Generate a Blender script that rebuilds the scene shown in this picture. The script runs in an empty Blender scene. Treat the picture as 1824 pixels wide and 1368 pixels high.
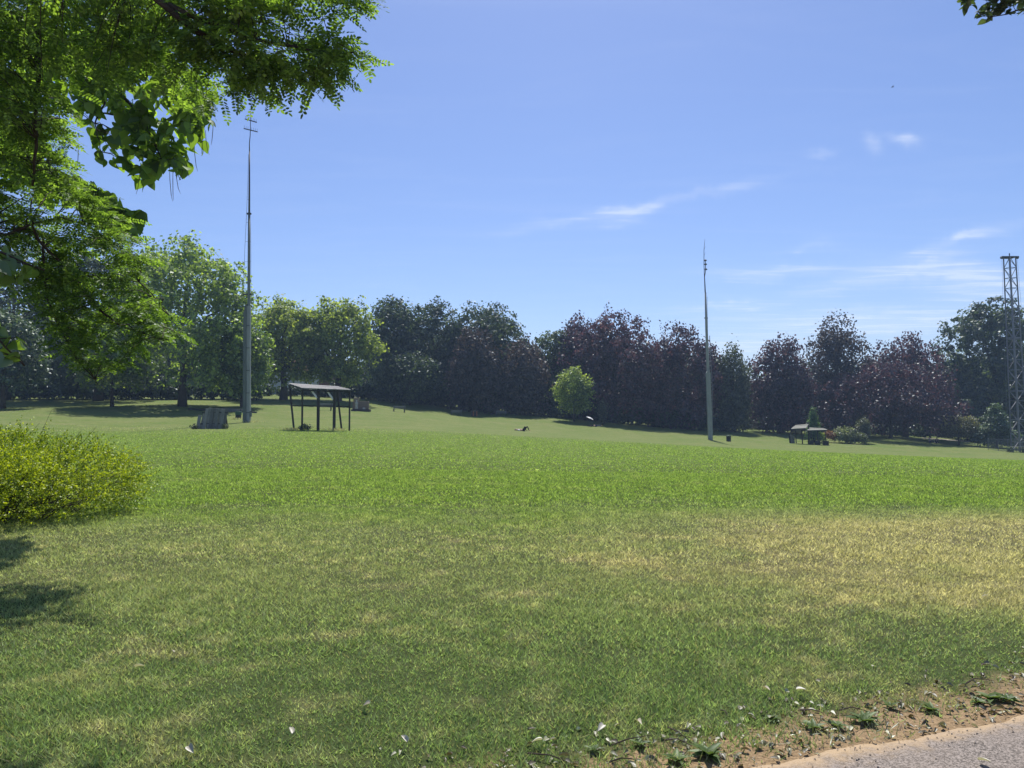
import bpy, math, random
import numpy as np
from mathutils import Vector, Matrix

# ------------------------------------------------------------------ camera, sky, sun, exposure
SC = bpy.context.scene
COL = SC.collection
F = 1327.0                      # focal length in photo pixels (1824 wide)
PITCH = math.atan(56 / F)
EYE = 1.6
SUN_AZ, SUN_EL = math.radians(4.0), math.radians(58.0)

cam = bpy.data.cameras.new("camera")
cam.sensor_width = 36.0
cam.lens = 36.0 * F / 1824.0
cam.clip_start, cam.clip_end = 0.05, 5000.0
cam_o = bpy.data.objects.new("camera", cam)
COL.objects.link(cam_o)
cam_o.location = (0, 0, EYE)
cam_o.rotation_euler = (math.pi / 2 + PITCH, 0, 0)
SC.camera = cam_o

SC.view_settings.view_transform = 'Standard'
SC.view_settings.look = 'None'
SC.view_settings.exposure = 0.48
SC.view_settings.gamma = 1.0
SC.view_settings.use_curve_mapping = False
cy = SC.cycles
cy.max_bounces = 7
cy.diffuse_bounces = 3
cy.glossy_bounces = 2
cy.transmission_bounces = 5
cy.transparent_max_bounces = 8
cy.volume_bounces = 0
cy.use_denoising = True
cy.caustics_reflective = False
cy.caustics_refractive = False

SUN_DIR = Vector((math.sin(SUN_AZ) * math.cos(SUN_EL), math.cos(SUN_AZ) * math.cos(SUN_EL), math.sin(SUN_EL)))
sun = bpy.data.lights.new("sun", 'SUN')
sun.energy = 4.9
sun.angle = math.radians(0.53)
sun.color = (1.0, 0.95, 0.86)
sun_o = bpy.data.objects.new("sun", sun)
COL.objects.link(sun_o)
sun_o.rotation_euler = (-SUN_DIR).to_track_quat('-Z', 'Y').to_euler()
sun_o.location = (0, 0, 60)


def pray(x, y):
    """direction through photo pixel (x, y), scaled so that its Y component is 1"""
    u, v = (x - 912.0) / F, (684.0 - y) / F
    c, s = math.cos(PITCH), math.sin(PITCH)
    d = Vector((u, c - v * s, s + v * c))
    return d / d.y


def P(x, y, D):
    d = pray(x, y) * D
    return Vector((d.x, d.y, d.z + EYE))


class NT:
    """tiny helper for node trees"""
    def __init__(self, nt):
        self.nt = nt

    def n(self, typ, **kw):
        nd = self.nt.nodes.new(typ)
        for k, v in kw.items():
            setattr(nd, k, v)
        return nd

    def link(self, a, b):
        self.nt.links.new(a, b)

    def val(self, sock, v):
        if isinstance(v, bpy.types.NodeSocket):
            self.link(v, sock)
        else:
            sock.default_value = v

    def math(self, op, a, b=0.0, c=None, clamp=False):
        nd = self.n('ShaderNodeMath', operation=op)
        nd.use_clamp = clamp
        self.val(nd.inputs[0], a)
        self.val(nd.inputs[1], b)
        if c is not None:
            self.val(nd.inputs[2], c)
        return nd.outputs[0]

    def mix(self, fac, a, b, blend='MIX'):
        nd = self.n('ShaderNodeMix', data_type='RGBA', blend_type=blend)
        self.val(nd.inputs[0], fac)
        for i, v in ((6, a), (7, b)):
            if isinstance(v, tuple) and len(v) == 3:
                v = v + (1.0,)
            self.val(nd.inputs[i], v)
        return nd.outputs[2]

    def noise(self, vec, scale, detail=3.0, rough=0.55, dist=0.0):
        nd = self.n('ShaderNodeTexNoise')
        if vec is not None:
            self.link(vec, nd.inputs['Vector'])
        nd.inputs['Scale'].default_value = scale
        nd.inputs['Detail'].default_value = detail
        nd.inputs['Roughness'].default_value = rough
        nd.inputs['Distortion'].default_value = dist
        return nd.outputs['Fac']

    def ss(self, x, lo, hi):
        nd = self.n('ShaderNodeMapRange', interpolation_type='SMOOTHSTEP')
        self.val(nd.inputs[0], x)
        nd.inputs[1].default_value = lo
        nd.inputs[2].default_value = hi
        return nd.outputs[0]


def make_world():
    w = bpy.data.worlds.new("World")
    SC.world = w
    w.use_nodes = True
    nt = w.node_tree
    nt.nodes.clear()
    h = NT(nt)
    out = h.n('ShaderNodeOutputWorld')
    bg = h.n('ShaderNodeBackground')
    bg.inputs['Strength'].default_value = 0.079
    sky = h.n('ShaderNodeTexSky', sky_type='NISHITA')
    sky.sun_disc = False
    sky.sun_elevation = SUN_EL
    sky.sun_rotation = SUN_AZ
    sky.altitude = 20
    sky.air_density = 1.0
    sky.dust_density = 0.6
    sky.ozone_density = 2.2
    tc = h.n('ShaderNodeTexCoord')
    sep = h.n('ShaderNodeSeparateXYZ')
    h.link(tc.outputs['Generated'], sep.inputs[0])
    X, Y, Z = sep.outputs
    # wispy cirrus: streaks on a high plane, plus a handful of denser wisps above the far trees
    zz = h.math('MAXIMUM', Z, 0.03)
    comb = h.n('ShaderNodeCombineXYZ')
    h.link(h.math('DIVIDE', X, zz), comb.inputs[0])
    h.link(h.math('DIVIDE', Y, zz), comb.inputs[1])
    mp = h.n('ShaderNodeMapping')
    mp.inputs['Rotation'].default_value = (0, 0, math.radians(24))
    mp.inputs['Scale'].default_value = (0.55, 1.9, 1)
    h.link(comb.outputs[0], mp.inputs[0])
    fib = h.noise(mp.outputs[0], 2.1, 6, 0.62, 0.7)
    fib = h.ss(fib, 0.42, 0.78)
    front = h.math('GREATER_THAN', Y, 0.05)
    yy = h.math('MAXIMUM', Y, 0.05)
    S = h.math('DIVIDE', X, yy)
    T = h.math('DIVIDE', Z, yy)
    nz = h.noise(tc.outputs['Generated'], 14.0, 4, 0.6, 0.4)
    T2 = h.math('ADD', T, h.math('MULTIPLY', h.math('SUBTRACT', nz, 0.5), 0.045))
    wisps = [(1160, 362, 190, 9, 11, .5), (1100, 388, 38, 10, 8, .35), (1612, 248, 24, 9, -14, .75),
             (1556, 258, 15, 14, -30, .6), (1463, 274, 26, 7, 5, .4), (1380, 484, 105, 11, 3, .5),
             (1560, 490, 130, 13, 14, .55), (1715, 492, 130, 20, -9, .9), (1720, 425, 95, 10, 13, .6),
             (1450, 440, 40, 7, 8, .4), (1285, 552, 75, 7, 6, .5), (1590, 572, 230, 26, 0, .75),
             (1330, 618, 120, 22, 0, .7), (1760, 530, 90, 16, -6, .5)]
    acc = None
    for (px, py, L, W, ang, amp) in wisps:
        d = pray(px, py)
        a = math.radians(ang)
        ds = h.math('SUBTRACT', S, d.x)
        dt = h.math('SUBTRACT', T2, d.z)
        p = h.math('ADD', h.math('MULTIPLY', ds, math.cos(a) * F / L), h.math('MULTIPLY', dt, math.sin(a) * F / L))
        q = h.math('ADD', h.math('MULTIPLY', ds, -math.sin(a) * F / W), h.math('MULTIPLY', dt, math.cos(a) * F / W))
        r2 = h.math('ADD', h.math('MULTIPLY', p, p), h.math('MULTIPLY', q, q))
        g = h.math('MULTIPLY', h.math('POWER', 2.718, h.math('MULTIPLY', r2, -1.0)), amp)
        acc = g if acc is None else h.math('ADD', acc, g)
    acc = h.math('MULTIPLY', acc, front)
    wm = h.math('MULTIPLY', acc, h.math('ADD', h.math('MULTIPLY', fib, 1.15), 0.26))
    gen = h.math('MULTIPLY', fib, 0.035)
    m = h.math('MINIMUM', h.math('ADD', wm, gen, clamp=True), 0.48)
    tint = h.mix(1.0, sky.outputs[0], (0.88, 0.95, 1.20), 'MULTIPLY')
    col = h.mix(h.math('MULTIPLY', m, 0.95), tint, (8.8, 9.3, 10.2))
    h.link(col, bg.inputs['Color'])
    h.link(bg.outputs[0], out.inputs['Surface'])


make_world()

# ------------------------------------------------------------------ terrain height
CTRL = [  # photo x, photo y of the ground there, distance
    (349, 764, 53), (400, 764, 53), (520, 766, 50), (620, 767, 50), (439, 752, 64), (425, 747, 74),
    (580, 731, 90), (640, 731, 90), (60, 724, 85), (300, 724, 85), (100, 711, 103), (300, 711, 103),
    (507, 713, 105), (600, 714, 106), (710, 734, 103), (820, 739, 113), (930, 768, 82), (950, 743, 116),
    (1050, 753, 114), (1150, 763, 116), (1265, 784, 100), (1297, 786, 99), (1300, 771, 118), (1400, 772, 122),
    (1440, 791, 104), (1500, 786, 112), (1600, 781, 121), (1680, 789, 119), (1808, 805, 102), (1800, 796, 116),
    (700, 715, 120), (800, 727, 122),
]
pts, zs = [], []
for (x, y, D) in CTRL:
    p = P(x, y, D)
    pts.append((p.x, p.y)); zs.append(p.z)
for (x, y, z) in [(-16, 4, 0), (0, -10, 0), (16, 4, 0), (-12, 12, 0), (0, 12, 0), (12, 12, -0.03), (-6, 20, 0.02), (8, 20, -.12),
                  (-26, 24, .06), (24, 26, -.5), (0, 32, -.02), (36, 50, -1.5), (-36, 45, .55), (0, 50, .1), (-95, 60, 2.2), (85, 60, -3.0),
                  (-110, 130, 5.2), (-40, 150, 5.5), (40, 150, -.6), (110, 140, -3.2), (0, 5, 0), (5, 3, 0), (-5, 4, 0)]:
    pts.append((x, y)); zs.append(z)
pts = np.array(pts, float); zs = np.array(zs, float)


def _k(d2):
    return 0.5 * d2 * np.log(d2 + 1e-9)


def _fit():
    n = len(pts)
    d2 = ((pts[:, None, :] - pts[None, :, :]) ** 2).sum(-1)
    A = np.zeros((n + 3, n + 3))
    A[:n, :n] = _k(d2) + np.eye(n) * 12.0
    A[:n, n] = 1; A[:n, n + 1:] = pts
    A[n, :n] = 1; A[n + 1:, :n] = pts.T
    return np.linalg.solve(A, np.concatenate([zs, np.zeros(3)]))


TPS = _fit()


def G(x, y):
    x = np.clip(np.atleast_1d(np.asarray(x, float)), -110, 110)
    y = np.clip(np.atleast_1d(np.asarray(y, float)), -20, 160)
    q = np.stack([x, y], -1)
    d2 = ((q[:, None, :] - pts[None, :, :]) ** 2).sum(-1)
    n = len(pts)
    z = _k(d2) @ TPS[:n] + TPS[n] + q @ TPS[n + 1:]
    near = np.clip((np.hypot(x, y) - 9.0) / 9.0, 0, 1)
    near = near * near * (3 - 2 * near)
    return z * near


def G1(x, y):
    return float(G(x, y)[0])


def ground_at(px, D):
    x = (px - 912.0) / F * D
    return Vector((x, D, G1(x, D)))


# ------------------------------------------------------------------ mesh helpers
def tag(o, label=None, cat=None, group=None, kind=None):
    if label: o['label'] = label
    if cat: o['category'] = cat
    if group: o['group'] = group
    if kind: o['kind'] = kind
    return o


def empty(name, loc, label, cat, group=None, rz=0.0):
    o = bpy.data.objects.new(name, None)
    o.empty_display_size = 0.2
    COL.objects.link(o)
    o.location = loc
    o.rotation_euler = (0, 0, rz)
    return tag(o, label, cat, group)


def link_mesh(name, me, mat=None, parent=None):
    if mat is not None and not me.materials:
        me.materials.append(mat)
    o = bpy.data.objects.new(name, me)
    COL.objects.link(o)
    if parent is not None:
        o.parent = parent
    return o


def np_mesh(name, verts, faces, smooth=False):
    """verts (n,3); faces (m,k) all of one size k"""
    me = bpy.data.meshes.new(name)
    verts = np.ascontiguousarray(verts, dtype=np.float32)
    faces = np.ascontiguousarray(faces, dtype=np.int32)
    m, k = faces.shape
    me.vertices.add(len(verts))
    me.vertices.foreach_set('co', verts.ravel())
    me.loops.add(m * k)
    me.loops.foreach_set('vertex_index', faces.ravel())
    me.polygons.add(m)
    me.polygons.foreach_set('loop_start', np.arange(0, m * k, k, dtype=np.int32))
    me.polygons.foreach_set('loop_total', np.full(m, k, dtype=np.int32))
    if smooth:
        me.polygons.foreach_set('use_smooth', np.ones(m, dtype=bool))
    me.update(calc_edges=True)
    return me


class MB:
    def __init__(self):
        self.v, self.f = [], []

    def add(self, vs, fs):
        b = len(self.v)
        self.v += [tuple(p) for p in vs]
        self.f += [tuple(i + b for i in q) for q in fs]
        return self

    def box(self, c, s, M=None):
        c = Vector(c)
        vs = []
        for dz in (-.5, .5):
            for dx, dy in ((-.5, -.5), (.5, -.5), (.5, .5), (-.5, .5)):
                q = Vector((dx * s[0], dy * s[1], dz * s[2]))
                vs.append(c + (M @ q if M is not None else q))
        return self.add(vs, [(3, 2, 1, 0), (4, 5, 6, 7), (0, 1, 5, 4), (1, 2, 6, 5), (2, 3, 7, 6), (3, 0, 4, 7)])

    def beam(self, a, b, w, h=None, up=(0, 0, 1)):
        a, b = Vector(a), Vector(b)
        h = w if h is None else h
        d = (b - a)
        L = d.length
        d.normalize()
        up = Vector(up)
        if abs(d.dot(up)) > 0.98:
            up = Vector((0, 1, 0))
        s = d.cross(up).normalized()
        u = s.cross(d).normalized()
        M = Matrix((s, d, u)).transposed()
        return self.box((a + b) / 2, (w, L, h), M)

    def tube(self, path, rad, n=6, cap=True):
        path = [Vector(p) for p in path]
        if not hasattr(rad, '__len__'):
            rad = [rad] * len(path)
        vs, fs = [], []
        ref = Vector((0.13, 0.31, 0.94))
        for i, p in enumerate(path):
            d = (path[min(i + 1, len(path) - 1)] - path[max(i - 1, 0)]).normalized()
            if abs(d.dot(ref)) > 0.95:
                ref = Vector((0.9, 0.3, 0.1))
            s = d.cross(ref).normalized()
            u = s.cross(d).normalized()
            for k in range(n):
                a = 2 * math.pi * k / n
                vs.append(p + (s * math.cos(a) + u * math.sin(a)) * rad[i])
        for i in range(len(path) - 1):
            for k in range(n):
                k2 = (k + 1) % n
                fs.append((i * n + k, i * n + k2, (i + 1) * n + k2, (i + 1) * n + k))
        if cap:
            fs.append(tuple(range(n - 1, -1, -1)))
            fs.append(tuple((len(path) - 1) * n + k for k in range(n)))
        return self.add(vs, fs)

    def lathe(self, prof, n=16, c=(0, 0, 0)):
        vs, fs = [], []
        for (r, z) in prof:
            for k in range(n):
                a = 2 * math.pi * k / n
                vs.append((c[0] + r * math.cos(a), c[1] + r * math.sin(a), c[2] + z))
        for i in range(len(prof) - 1):
            for k in range(n):
                k2 = (k + 1) % n
                fs.append((i * n + k, i * n + k2, (i + 1) * n + k2, (i + 1) * n + k))
        fs.append(tuple(range(n - 1, -1, -1)))
        fs.append(tuple((len(prof) - 1) * n + k for k in range(n)))
        return self.add(vs, fs)

    def mesh(self, name, smooth=False):
        me = bpy.data.meshes.new(name)
        me.from_pydata(self.v, [], self.f)
        if smooth:
            for p in me.polygons:
                p.use_smooth = True
        me.update()
        return me

    def build(self, name, mat, parent=None, smooth=False, bevel=0.0):
        o = link_mesh(name, self.mesh(name, smooth), mat, parent)
        if bevel > 0:
            m = o.modifiers.new('bevel', 'BEVEL')
            m.width = bevel; m.segments = 1; m.limit_method = 'ANGLE'
        return o


# ------------------------------------------------------------------ materials
MATS = {}


def solid(name, col, rough=0.7, var=0.25, scale=6.0, bump=0.3, metal=0.0, stretch=(1, 1, 1), spec=0.3):
    if name in MATS:
        return MATS[name]
    m = bpy.data.materials.new(name)
    m.use_nodes = True
    nt = m.node_tree
    h = NT(nt)
    b = nt.nodes['Principled BSDF']
    tc = h.n('ShaderNodeTexCoord')
    mp = h.n('ShaderNodeMapping')
    mp.inputs['Scale'].default_value = stretch
    h.link(tc.outputs['Object'], mp.inputs[0])
    n1 = h.noise(mp.outputs[0], scale, 5, 0.6)
    n2 = h.noise(mp.outputs[0], scale * 6, 3, 0.6)
    oi = h.n('ShaderNodeObjectInfo')
    f = h.math('ADD', h.math('MULTIPLY', n1, 0.65), h.math('MULTIPLY', n2, 0.35))
    f = h.math('ADD', f, h.math('MULTIPLY', h.math('SUBTRACT', oi.outputs['Random'], 0.5), 0.3))
    f = h.ss(f, 0.3, 0.7)
    lo = tuple(c * (1 - var) for c in col)
    hi = tuple(min(1, c * (1 + var)) for c in col)
    h.link(h.mix(f, lo, hi), b.inputs['Base Color'])
    b.inputs['Roughness'].default_value = rough
    b.inputs['Metallic'].default_value = metal
    b.inputs['Specular IOR Level'].default_value = spec
    if bump:
        bp = h.n('ShaderNodeBump')
        bp.inputs['Strength'].default_value = bump
        bp.inputs['Distance'].default_value = 0.01
        h.link(n2, bp.inputs['Height'])
        h.link(bp.outputs[0], b.inputs['Normal'])
    MATS[name] = m
    return m


def leaf_mat(name, c1, c2, trans=0.42, tcol=None, gloss=0.05, grough=0.48):
    if name in MATS:
        return MATS[name]
    m = bpy.data.materials.new(name)
    m.use_nodes = True
    nt = m.node_tree
    nt.nodes.clear()
    h = NT(nt)
    out = h.n('ShaderNodeOutputMaterial')
    g = h.n('ShaderNodeNewGeometry')
    oi = h.n('ShaderNodeObjectInfo')
    tc = h.n('ShaderNodeTexCoord')
    big = h.noise(tc.outputs['Object'], 0.35, 2, 0.5)
    r = h.math('ADD', g.outputs['Random Per Island'], h.math('MULTIPLY', h.math('SUBTRACT', big, 0.5), 1.2))
    r = h.math('ADD', r, h.math('MULTIPLY', h.math('SUBTRACT', oi.outputs['Random'], 0.5), 0.35), clamp=True)
    r = h.math('POWER', r, 2.0)
    c2 = tuple(min(.6, c * 1.75) for c in c2)  # bright end boosted: sunlit highlights and glints painted into random leaves
    col = h.mix(r, c1, c2)
    d = h.n('ShaderNodeBsdfDiffuse')
    h.link(col, d.inputs[0])
    t = h.n('ShaderNodeBsdfTranslucent')
    k = tcol or (1.25, 1.3, 0.7)
    h.link(h.mix(1.0, col, k, 'MULTIPLY'), t.inputs[0])
    mx = h.n('ShaderNodeMixShader')
    mx.inputs[0].default_value = trans
    h.link(d.outputs[0], mx.inputs[1]); h.link(t.outputs[0], mx.inputs[2])
    gl = h.n('ShaderNodeBsdfGlossy')
    gl.inputs['Roughness'].default_value = grough
    gl.inputs['Color'].default_value = (0.9, 0.95, 1.0, 1)
    mx2 = h.n('ShaderNodeMixShader')
    mx2.inputs[0].default_value = gloss
    h.link(mx.outputs[0], mx2.inputs[1]); h.link(gl.outputs[0], mx2.inputs[2])
    h.link(mx2.outputs[0], out.inputs['Surface'])
    MATS[name] = m
    return m


# where the footpath runs: its edge line on the ground and signed distance to it
PA, PB = Vector((0.96, 3.38)), Vector((2.80, 4.07))
PD = (PB - PA).normalized()
PN = Vector((-PD.y, PD.x))            # towards the lawn


def path_dist(x, y):
    """metres from the path edge, positive on the lawn"""
    s = (x - PA.x) * PD.x + (y - PA.y) * PD.y
    d = (x - PA.x) * PN.x + (y - PA.y) * PN.y
    # gentle bend of the edge and small wobble
    return d - 0.012 * s * s * np.sign(s) * 0.3 - 0.025 * np.sin(s * 3.1) - 0.014 * np.sin(s * 9.7 + 1) - 0.006 * np.sin(s * 31 + 2)


def lawn_colour(h):
    """albedo of the turf from its place in the park: lush mid field, worn and dry near the path and in the right foreground"""
    g = h.n('ShaderNodeNewGeometry')
    sep = h.n('ShaderNodeSeparateXYZ')
    h.link(g.outputs['Position'], sep.inputs[0])
    X, Y, Z = sep.outputs
    flat = h.n('ShaderNodeCombineXYZ')
    h.link(X, flat.inputs[0]); h.link(Y, flat.inputs[1])
    v = flat.outputs[0]
    nA = h.noise(v, 0.16, 3, 0.55)
    nB = h.noise(v, 0.7, 4, 0.6, 0.3)
    nC = h.noise(v, 3.2, 3, 0.6)
    nD = h.noise(v, 22.0, 2, 0.6)
    # lush band begins about 13 m away
    Yw = h.math('ADD', Y, h.math('MULTIPLY', h.math('SUBTRACT', nB, 0.5), 10.0))
    Yw = h.math('ADD', Yw, h.math('MULTIPLY', h.math('SUBTRACT', nA, 0.5), 9.0))
    lush_in = h.ss(h.math('SUBTRACT', Yw, h.math('MULTIPLY', X, 0.12)), 8.6, 15.0)
    lush_out = h.ss(h.math('SUBTRACT', Yw, h.math('MULTIPLY', X, 0.28)), 46.0, 64.0)
    # dry patch in the right foreground
    ex = h.math('DIVIDE', h.math('SUBTRACT', X, 6.5), 6.8)
    ey = h.math('DIVIDE', h.math('SUBTRACT', Y, 8.9), 4.8)
    dry = h.math('SUBTRACT', 1.0, h.math('ADD', h.math('MULTIPLY', ex, ex), h.math('MULTIPLY', ey, ey)))
    dry = h.ss(h.math('ADD', dry, h.math('MULTIPLY', h.math('SUBTRACT', nB, 0.5), 2.2)), -0.1, 1.25)
    spots = h.ss(h.math('ADD', nB, h.math('MULTIPLY', h.math('SUBTRACT', nC, 0.5), 0.7)), 0.50, 0.80)
    near_worn = h.math('SUBTRACT', 1.0, lush_in)
    midworn = h.math('ADD', 0.08, h.math('MULTIPLY', h.ss(Y, 4.2, 8.0), 0.30))
    wear = h.math('ADD', h.math('MULTIPLY', dry, 0.85), h.math('MULTIPLY', spots, 0.60))
    wear = h.math('ADD', wear, midworn)
    wear = h.math('MULTIPLY', wear, near_worn)
    far_wear = h.math('MULTIPLY', lush_out, h.math('ADD', 0.26, h.math('MULTIPLY', h.math('SUBTRACT', nA, 0.5), 0.7)))
    mpf = h.n('ShaderNodeMapping')
    mpf.inputs['Scale'].default_value = (0.30, 0.55, 1)
    h.link(v, mpf.inputs[0])
    nF = h.noise(mpf.outputs[0], 1.0, 6, 0.72, 0.3)
    far_wear = h.math('ADD', far_wear, h.math('MULTIPLY', h.math('MULTIPLY', h.math('SUBTRACT', nF, 0.5), lush_out), 1.5), clamp=True)
    field = h.math('MULTIPLY', h.math('SUBTRACT', h.ss(nB, 0.48, 0.8), 0.0), 0.28)
    wear = h.math('ADD', h.math('MAXIMUM', wear, far_wear), h.math('MULTIPLY', field, lush_in), clamp=True)
    wear = h.math('ADD', wear, h.math('MULTIPLY', h.math('SUBTRACT', nD, 0.5), 0.30), clamp=True)
    wear = h.math('ADD', wear, h.math('MULTIPLY', h.math('MULTIPLY', h.math('SUBTRACT', nC, 0.5), lush_in), 0.55), clamp=True)
    green = h.mix(lush_in, (0.118, 0.176, 0.050), (0.146, 0.212, 0.034))
    green = h.mix(h.math('MULTIPLY', lush_out, 0.8), green, (0.130, 0.200, 0.040))
    green = h.mix(h.ss(nC, 0.35, 0.7), h.mix(1.0, green, (0.78, 0.82, 0.8), 'MULTIPLY'), green)
    ramp = h.n('ShaderNodeValToRGB')
    ramp.color_ramp.elements[0].position = 0.0
    ramp.color_ramp.elements[0].color = (0, 0, 0, 1)
    ramp.color_ramp.elements[1].position = 1.0
    straw = h.mix(h.ss(nC, 0.3, 0.75), (0.225, 0.215, 0.090), (0.325, 0.300, 0.140))
    col = h.mix(wear, green, straw)
    nt = h.nt
    nt.nodes.remove(ramp)
    return col, nD, nC, v, X, Y


def lawn_mat():
    m = bpy.data.materials.new('lawn_turf')
    m.use_nodes = True
    h = NT(m.node_tree)
    b = m.node_tree.nodes['Principled BSDF']
    col, nD, nC, v, X, Y = lawn_colour(h)
    # sandy bare soil along the footpath
    s = h.math('ADD', h.math('MULTIPLY', h.math('SUBTRACT', X, PA.x), PN.x), h.math('MULTIPLY', h.math('SUBTRACT', Y, PA.y), PN.y))
    e = h.math('ADD', s, h.math('MULTIPLY', h.math('SUBTRACT', h.noise(v, 2.3, 5, 0.65, 0.4), 0.5), 0.9))
    bare = h.math('SUBTRACT', 1.0, h.ss(e, 0.22, 0.55))
    soil = h.mix(h.noise(v, 9.0, 5, 0.7), (0.20, 0.135, 0.075), (0.46, 0.335, 0.20))
    fine = h.noise(v, 60.0, 3, 0.7)
    soil = h.mix(h.ss(fine, 0.35, 0.7), h.mix(1.0, soil, (0.62, 0.6, 0.58), 'MULTIPLY'), soil)
    under = h.mix(h.math('MULTIPLY', h.ss(fine, 0.2, 0.8), 0.65), h.mix(1.0, col, (0.40, 0.38, 0.42), 'MULTIPLY'), h.mix(1.0, col, (0.75, 0.72, 0.75), 'MULTIPLY'))  # near ground between blades darkened: thatch, plus blade self-shadow painted in
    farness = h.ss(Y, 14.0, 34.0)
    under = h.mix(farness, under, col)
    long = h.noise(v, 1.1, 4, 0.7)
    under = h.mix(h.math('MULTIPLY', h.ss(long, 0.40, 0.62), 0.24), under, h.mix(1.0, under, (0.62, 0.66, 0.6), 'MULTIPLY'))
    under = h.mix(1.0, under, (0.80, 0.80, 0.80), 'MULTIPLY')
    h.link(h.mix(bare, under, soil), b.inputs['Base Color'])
    b.inputs['Roughness'].default_value = 0.9
    b.inputs['Specular IOR Level'].default_value = 0.08
    bp = h.n('ShaderNodeBump')
    bp.inputs['Strength'].default_value = 0.7
    bp.inputs['Distance'].default_value = 0.035
    h.link(h.math('ADD', nD, h.math('MULTIPLY', fine, 0.5)), bp.inputs['Height'])
    h.link(bp.outputs[0], b.inputs['Normal'])
    return m


def blade_mat():
    m = bpy.data.materials.new('grass_blade')
    m.use_nodes = True
    nt = m.node_tree
    nt.nodes.clear()
    h = NT(nt)
    out = h.n('ShaderNodeOutputMaterial')
    col, nD, nC, v, X, Y = lawn_colour(h)
    g = h.n('ShaderNodeNewGeometry')
    r = g.outputs['Random Per Island']
    col = h.mix(r, h.mix(1.0, col, (0.95, 0.95, 0.95), 'MULTIPLY'), h.mix(1.0, col, (3.2, 3.1, 3.9), 'MULTIPLY'))
    dead = h.math('GREATER_THAN', h.math('FRACT', h.math('MULTIPLY', r, 37.7)), 0.86)
    col = h.mix(h.math('MULTIPLY', dead, h.math('SUBTRACT', 0.62, h.math('MULTIPLY', h.ss(Y, 9, 14), 0.5))), col, (0.42, 0.36, 0.19))
    d = h.n('ShaderNodeBsdfDiffuse')
    t = h.n('ShaderNodeBsdfTranslucent')
    h.link(col, d.inputs[0])
    h.link(h.mix(1.0, col, (1.15, 1.2, 0.8), 'MULTIPLY'), t.inputs[0])
    mx = h.n('ShaderNodeMixShader')
    mx.inputs[0].default_value = 0.5
    h.link(d.outputs[0], mx.inputs[1]); h.link(t.outputs[0], mx.inputs[2])
    gl = h.n('ShaderNodeBsdfGlossy')
    gl.inputs['Roughness'].default_value = 0.55
    mx2 = h.n('ShaderNodeMixShader')
    mx2.inputs[0].default_value = 0.02
    h.link(mx.outputs[0], mx2.inputs[1]); h.link(gl.outputs[0], mx2.inputs[2])
    h.link(mx2.outputs[0], out.inputs['Surface'])
    return m


def asphalt_mat():
    m = bpy.data.materials.new('asphalt')
    m.use_nodes = True
    h = NT(m.node_tree)
    b = m.node_tree.nodes['Principled BSDF']
    g = h.n('ShaderNodeNewGeometry')
    p = g.outputs['Position']
    vor = h.n('ShaderNodeTexVoronoi')
    vor.inputs['Scale'].default_value = 150.0
    h.link(p, vor.inputs['Vector'])
    n1 = h.noise(p, 120.0, 3, 0.7)
    n2 = h.noise(p, 2.0, 4, 0.6)
    n3 = h.noise(p, 14.0, 4, 0.6)
    sepc = h.n('ShaderNodeSeparateColor')
    h.link(vor.outputs['Color'], sepc.inputs[0])
    c = h.mix(h.ss(sepc.outputs[0], 0.1, 0.95), (0.085, 0.072, 0.062), (0.285, 0.245, 0.215))
    c = h.mix(h.math('MULTIPLY', h.ss(n2, 0.35, 0.75), 0.45), c, (0.27, 0.22, 0.18))
    c = h.mix(h.math('MULTIPLY', h.ss(n3, 0.55, 0.8), 0.35), c, (0.11, 0.10, 0.095))
    sep = h.n('ShaderNodeSeparateXYZ')
    h.link(p, sep.inputs[0])
    s = h.math('ADD', h.math('MULTIPLY', h.math('SUBTRACT', sep.outputs[0], PA.x), PN.x), h.math('MULTIPLY', h.math('SUBTRACT', sep.outputs[1], PA.y), PN.y))
    sand = h.ss(h.math('ADD', s, h.math('MULTIPLY', h.math('SUBTRACT', n3, 0.5), 0.25)), -0.16, 0.02)
    c = h.mix(h.math('MULTIPLY', sand, 0.75), c, (0.42, 0.30, 0.17))
    h.link(c, b.inputs['Base Color'])
    b.inputs['Roughness'].default_value = 0.85
    b.inputs['Specular IOR Level'].default_value = 0.25
    bp = h.n('ShaderNodeBump')
    bp.inputs['Strength'].default_value = 0.5
    bp.inputs['Distance'].default_value = 0.004
    h.link(h.math('ADD', vor.outputs['Distance'], n1), bp.inputs['Height'])
    h.link(bp.outputs[0], b.inputs['Normal'])
    return m


GREY_WOOD = solid('weathered_wood', (0.20, 0.20, 0.17), 0.85, 0.35, 3.0, 0.5, stretch=(6, 6, 0.8))
DARK_WOOD = solid('tarred_wood', (0.045, 0.042, 0.036), 0.8, 0.35, 4.0, 0.4, stretch=(5, 5, 0.8))
PALE_WOOD = solid('pale_timber', (0.84, 0.82, 0.78), 0.7, 0.15, 4.0, 0.2, stretch=(5, 5, 0.8))
ROOF_FELT = solid('roof_boarding', (0.33, 0.32, 0.30), 0.75, 0.25, 2.0, 0.3)
MAST_GREEN = solid('grey_green_paint', (0.14, 0.165, 0.15), 0.55, 0.22, 1.5, 0.15, stretch=(4, 4, 0.6))
MAST_PALE = solid('pale_grey_paint', (0.29, 0.31, 0.29), 0.55, 0.2, 1.5, 0.15, stretch=(4, 4, 0.6))
MAST_DARK = solid('dark_grey_steel', (0.075, 0.08, 0.085), 0.5, 0.25, 3.0, 0.1, metal=0.2)
STEEL = solid('galvanised_steel', (0.20, 0.205, 0.225), 0.5, 0.18, 2.5, 0.1, metal=0.35)
BARK = solid('bark', (0.075, 0.060, 0.045), 0.95, 0.4, 5.0, 0.8, stretch=(3, 3, 0.6))
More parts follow.
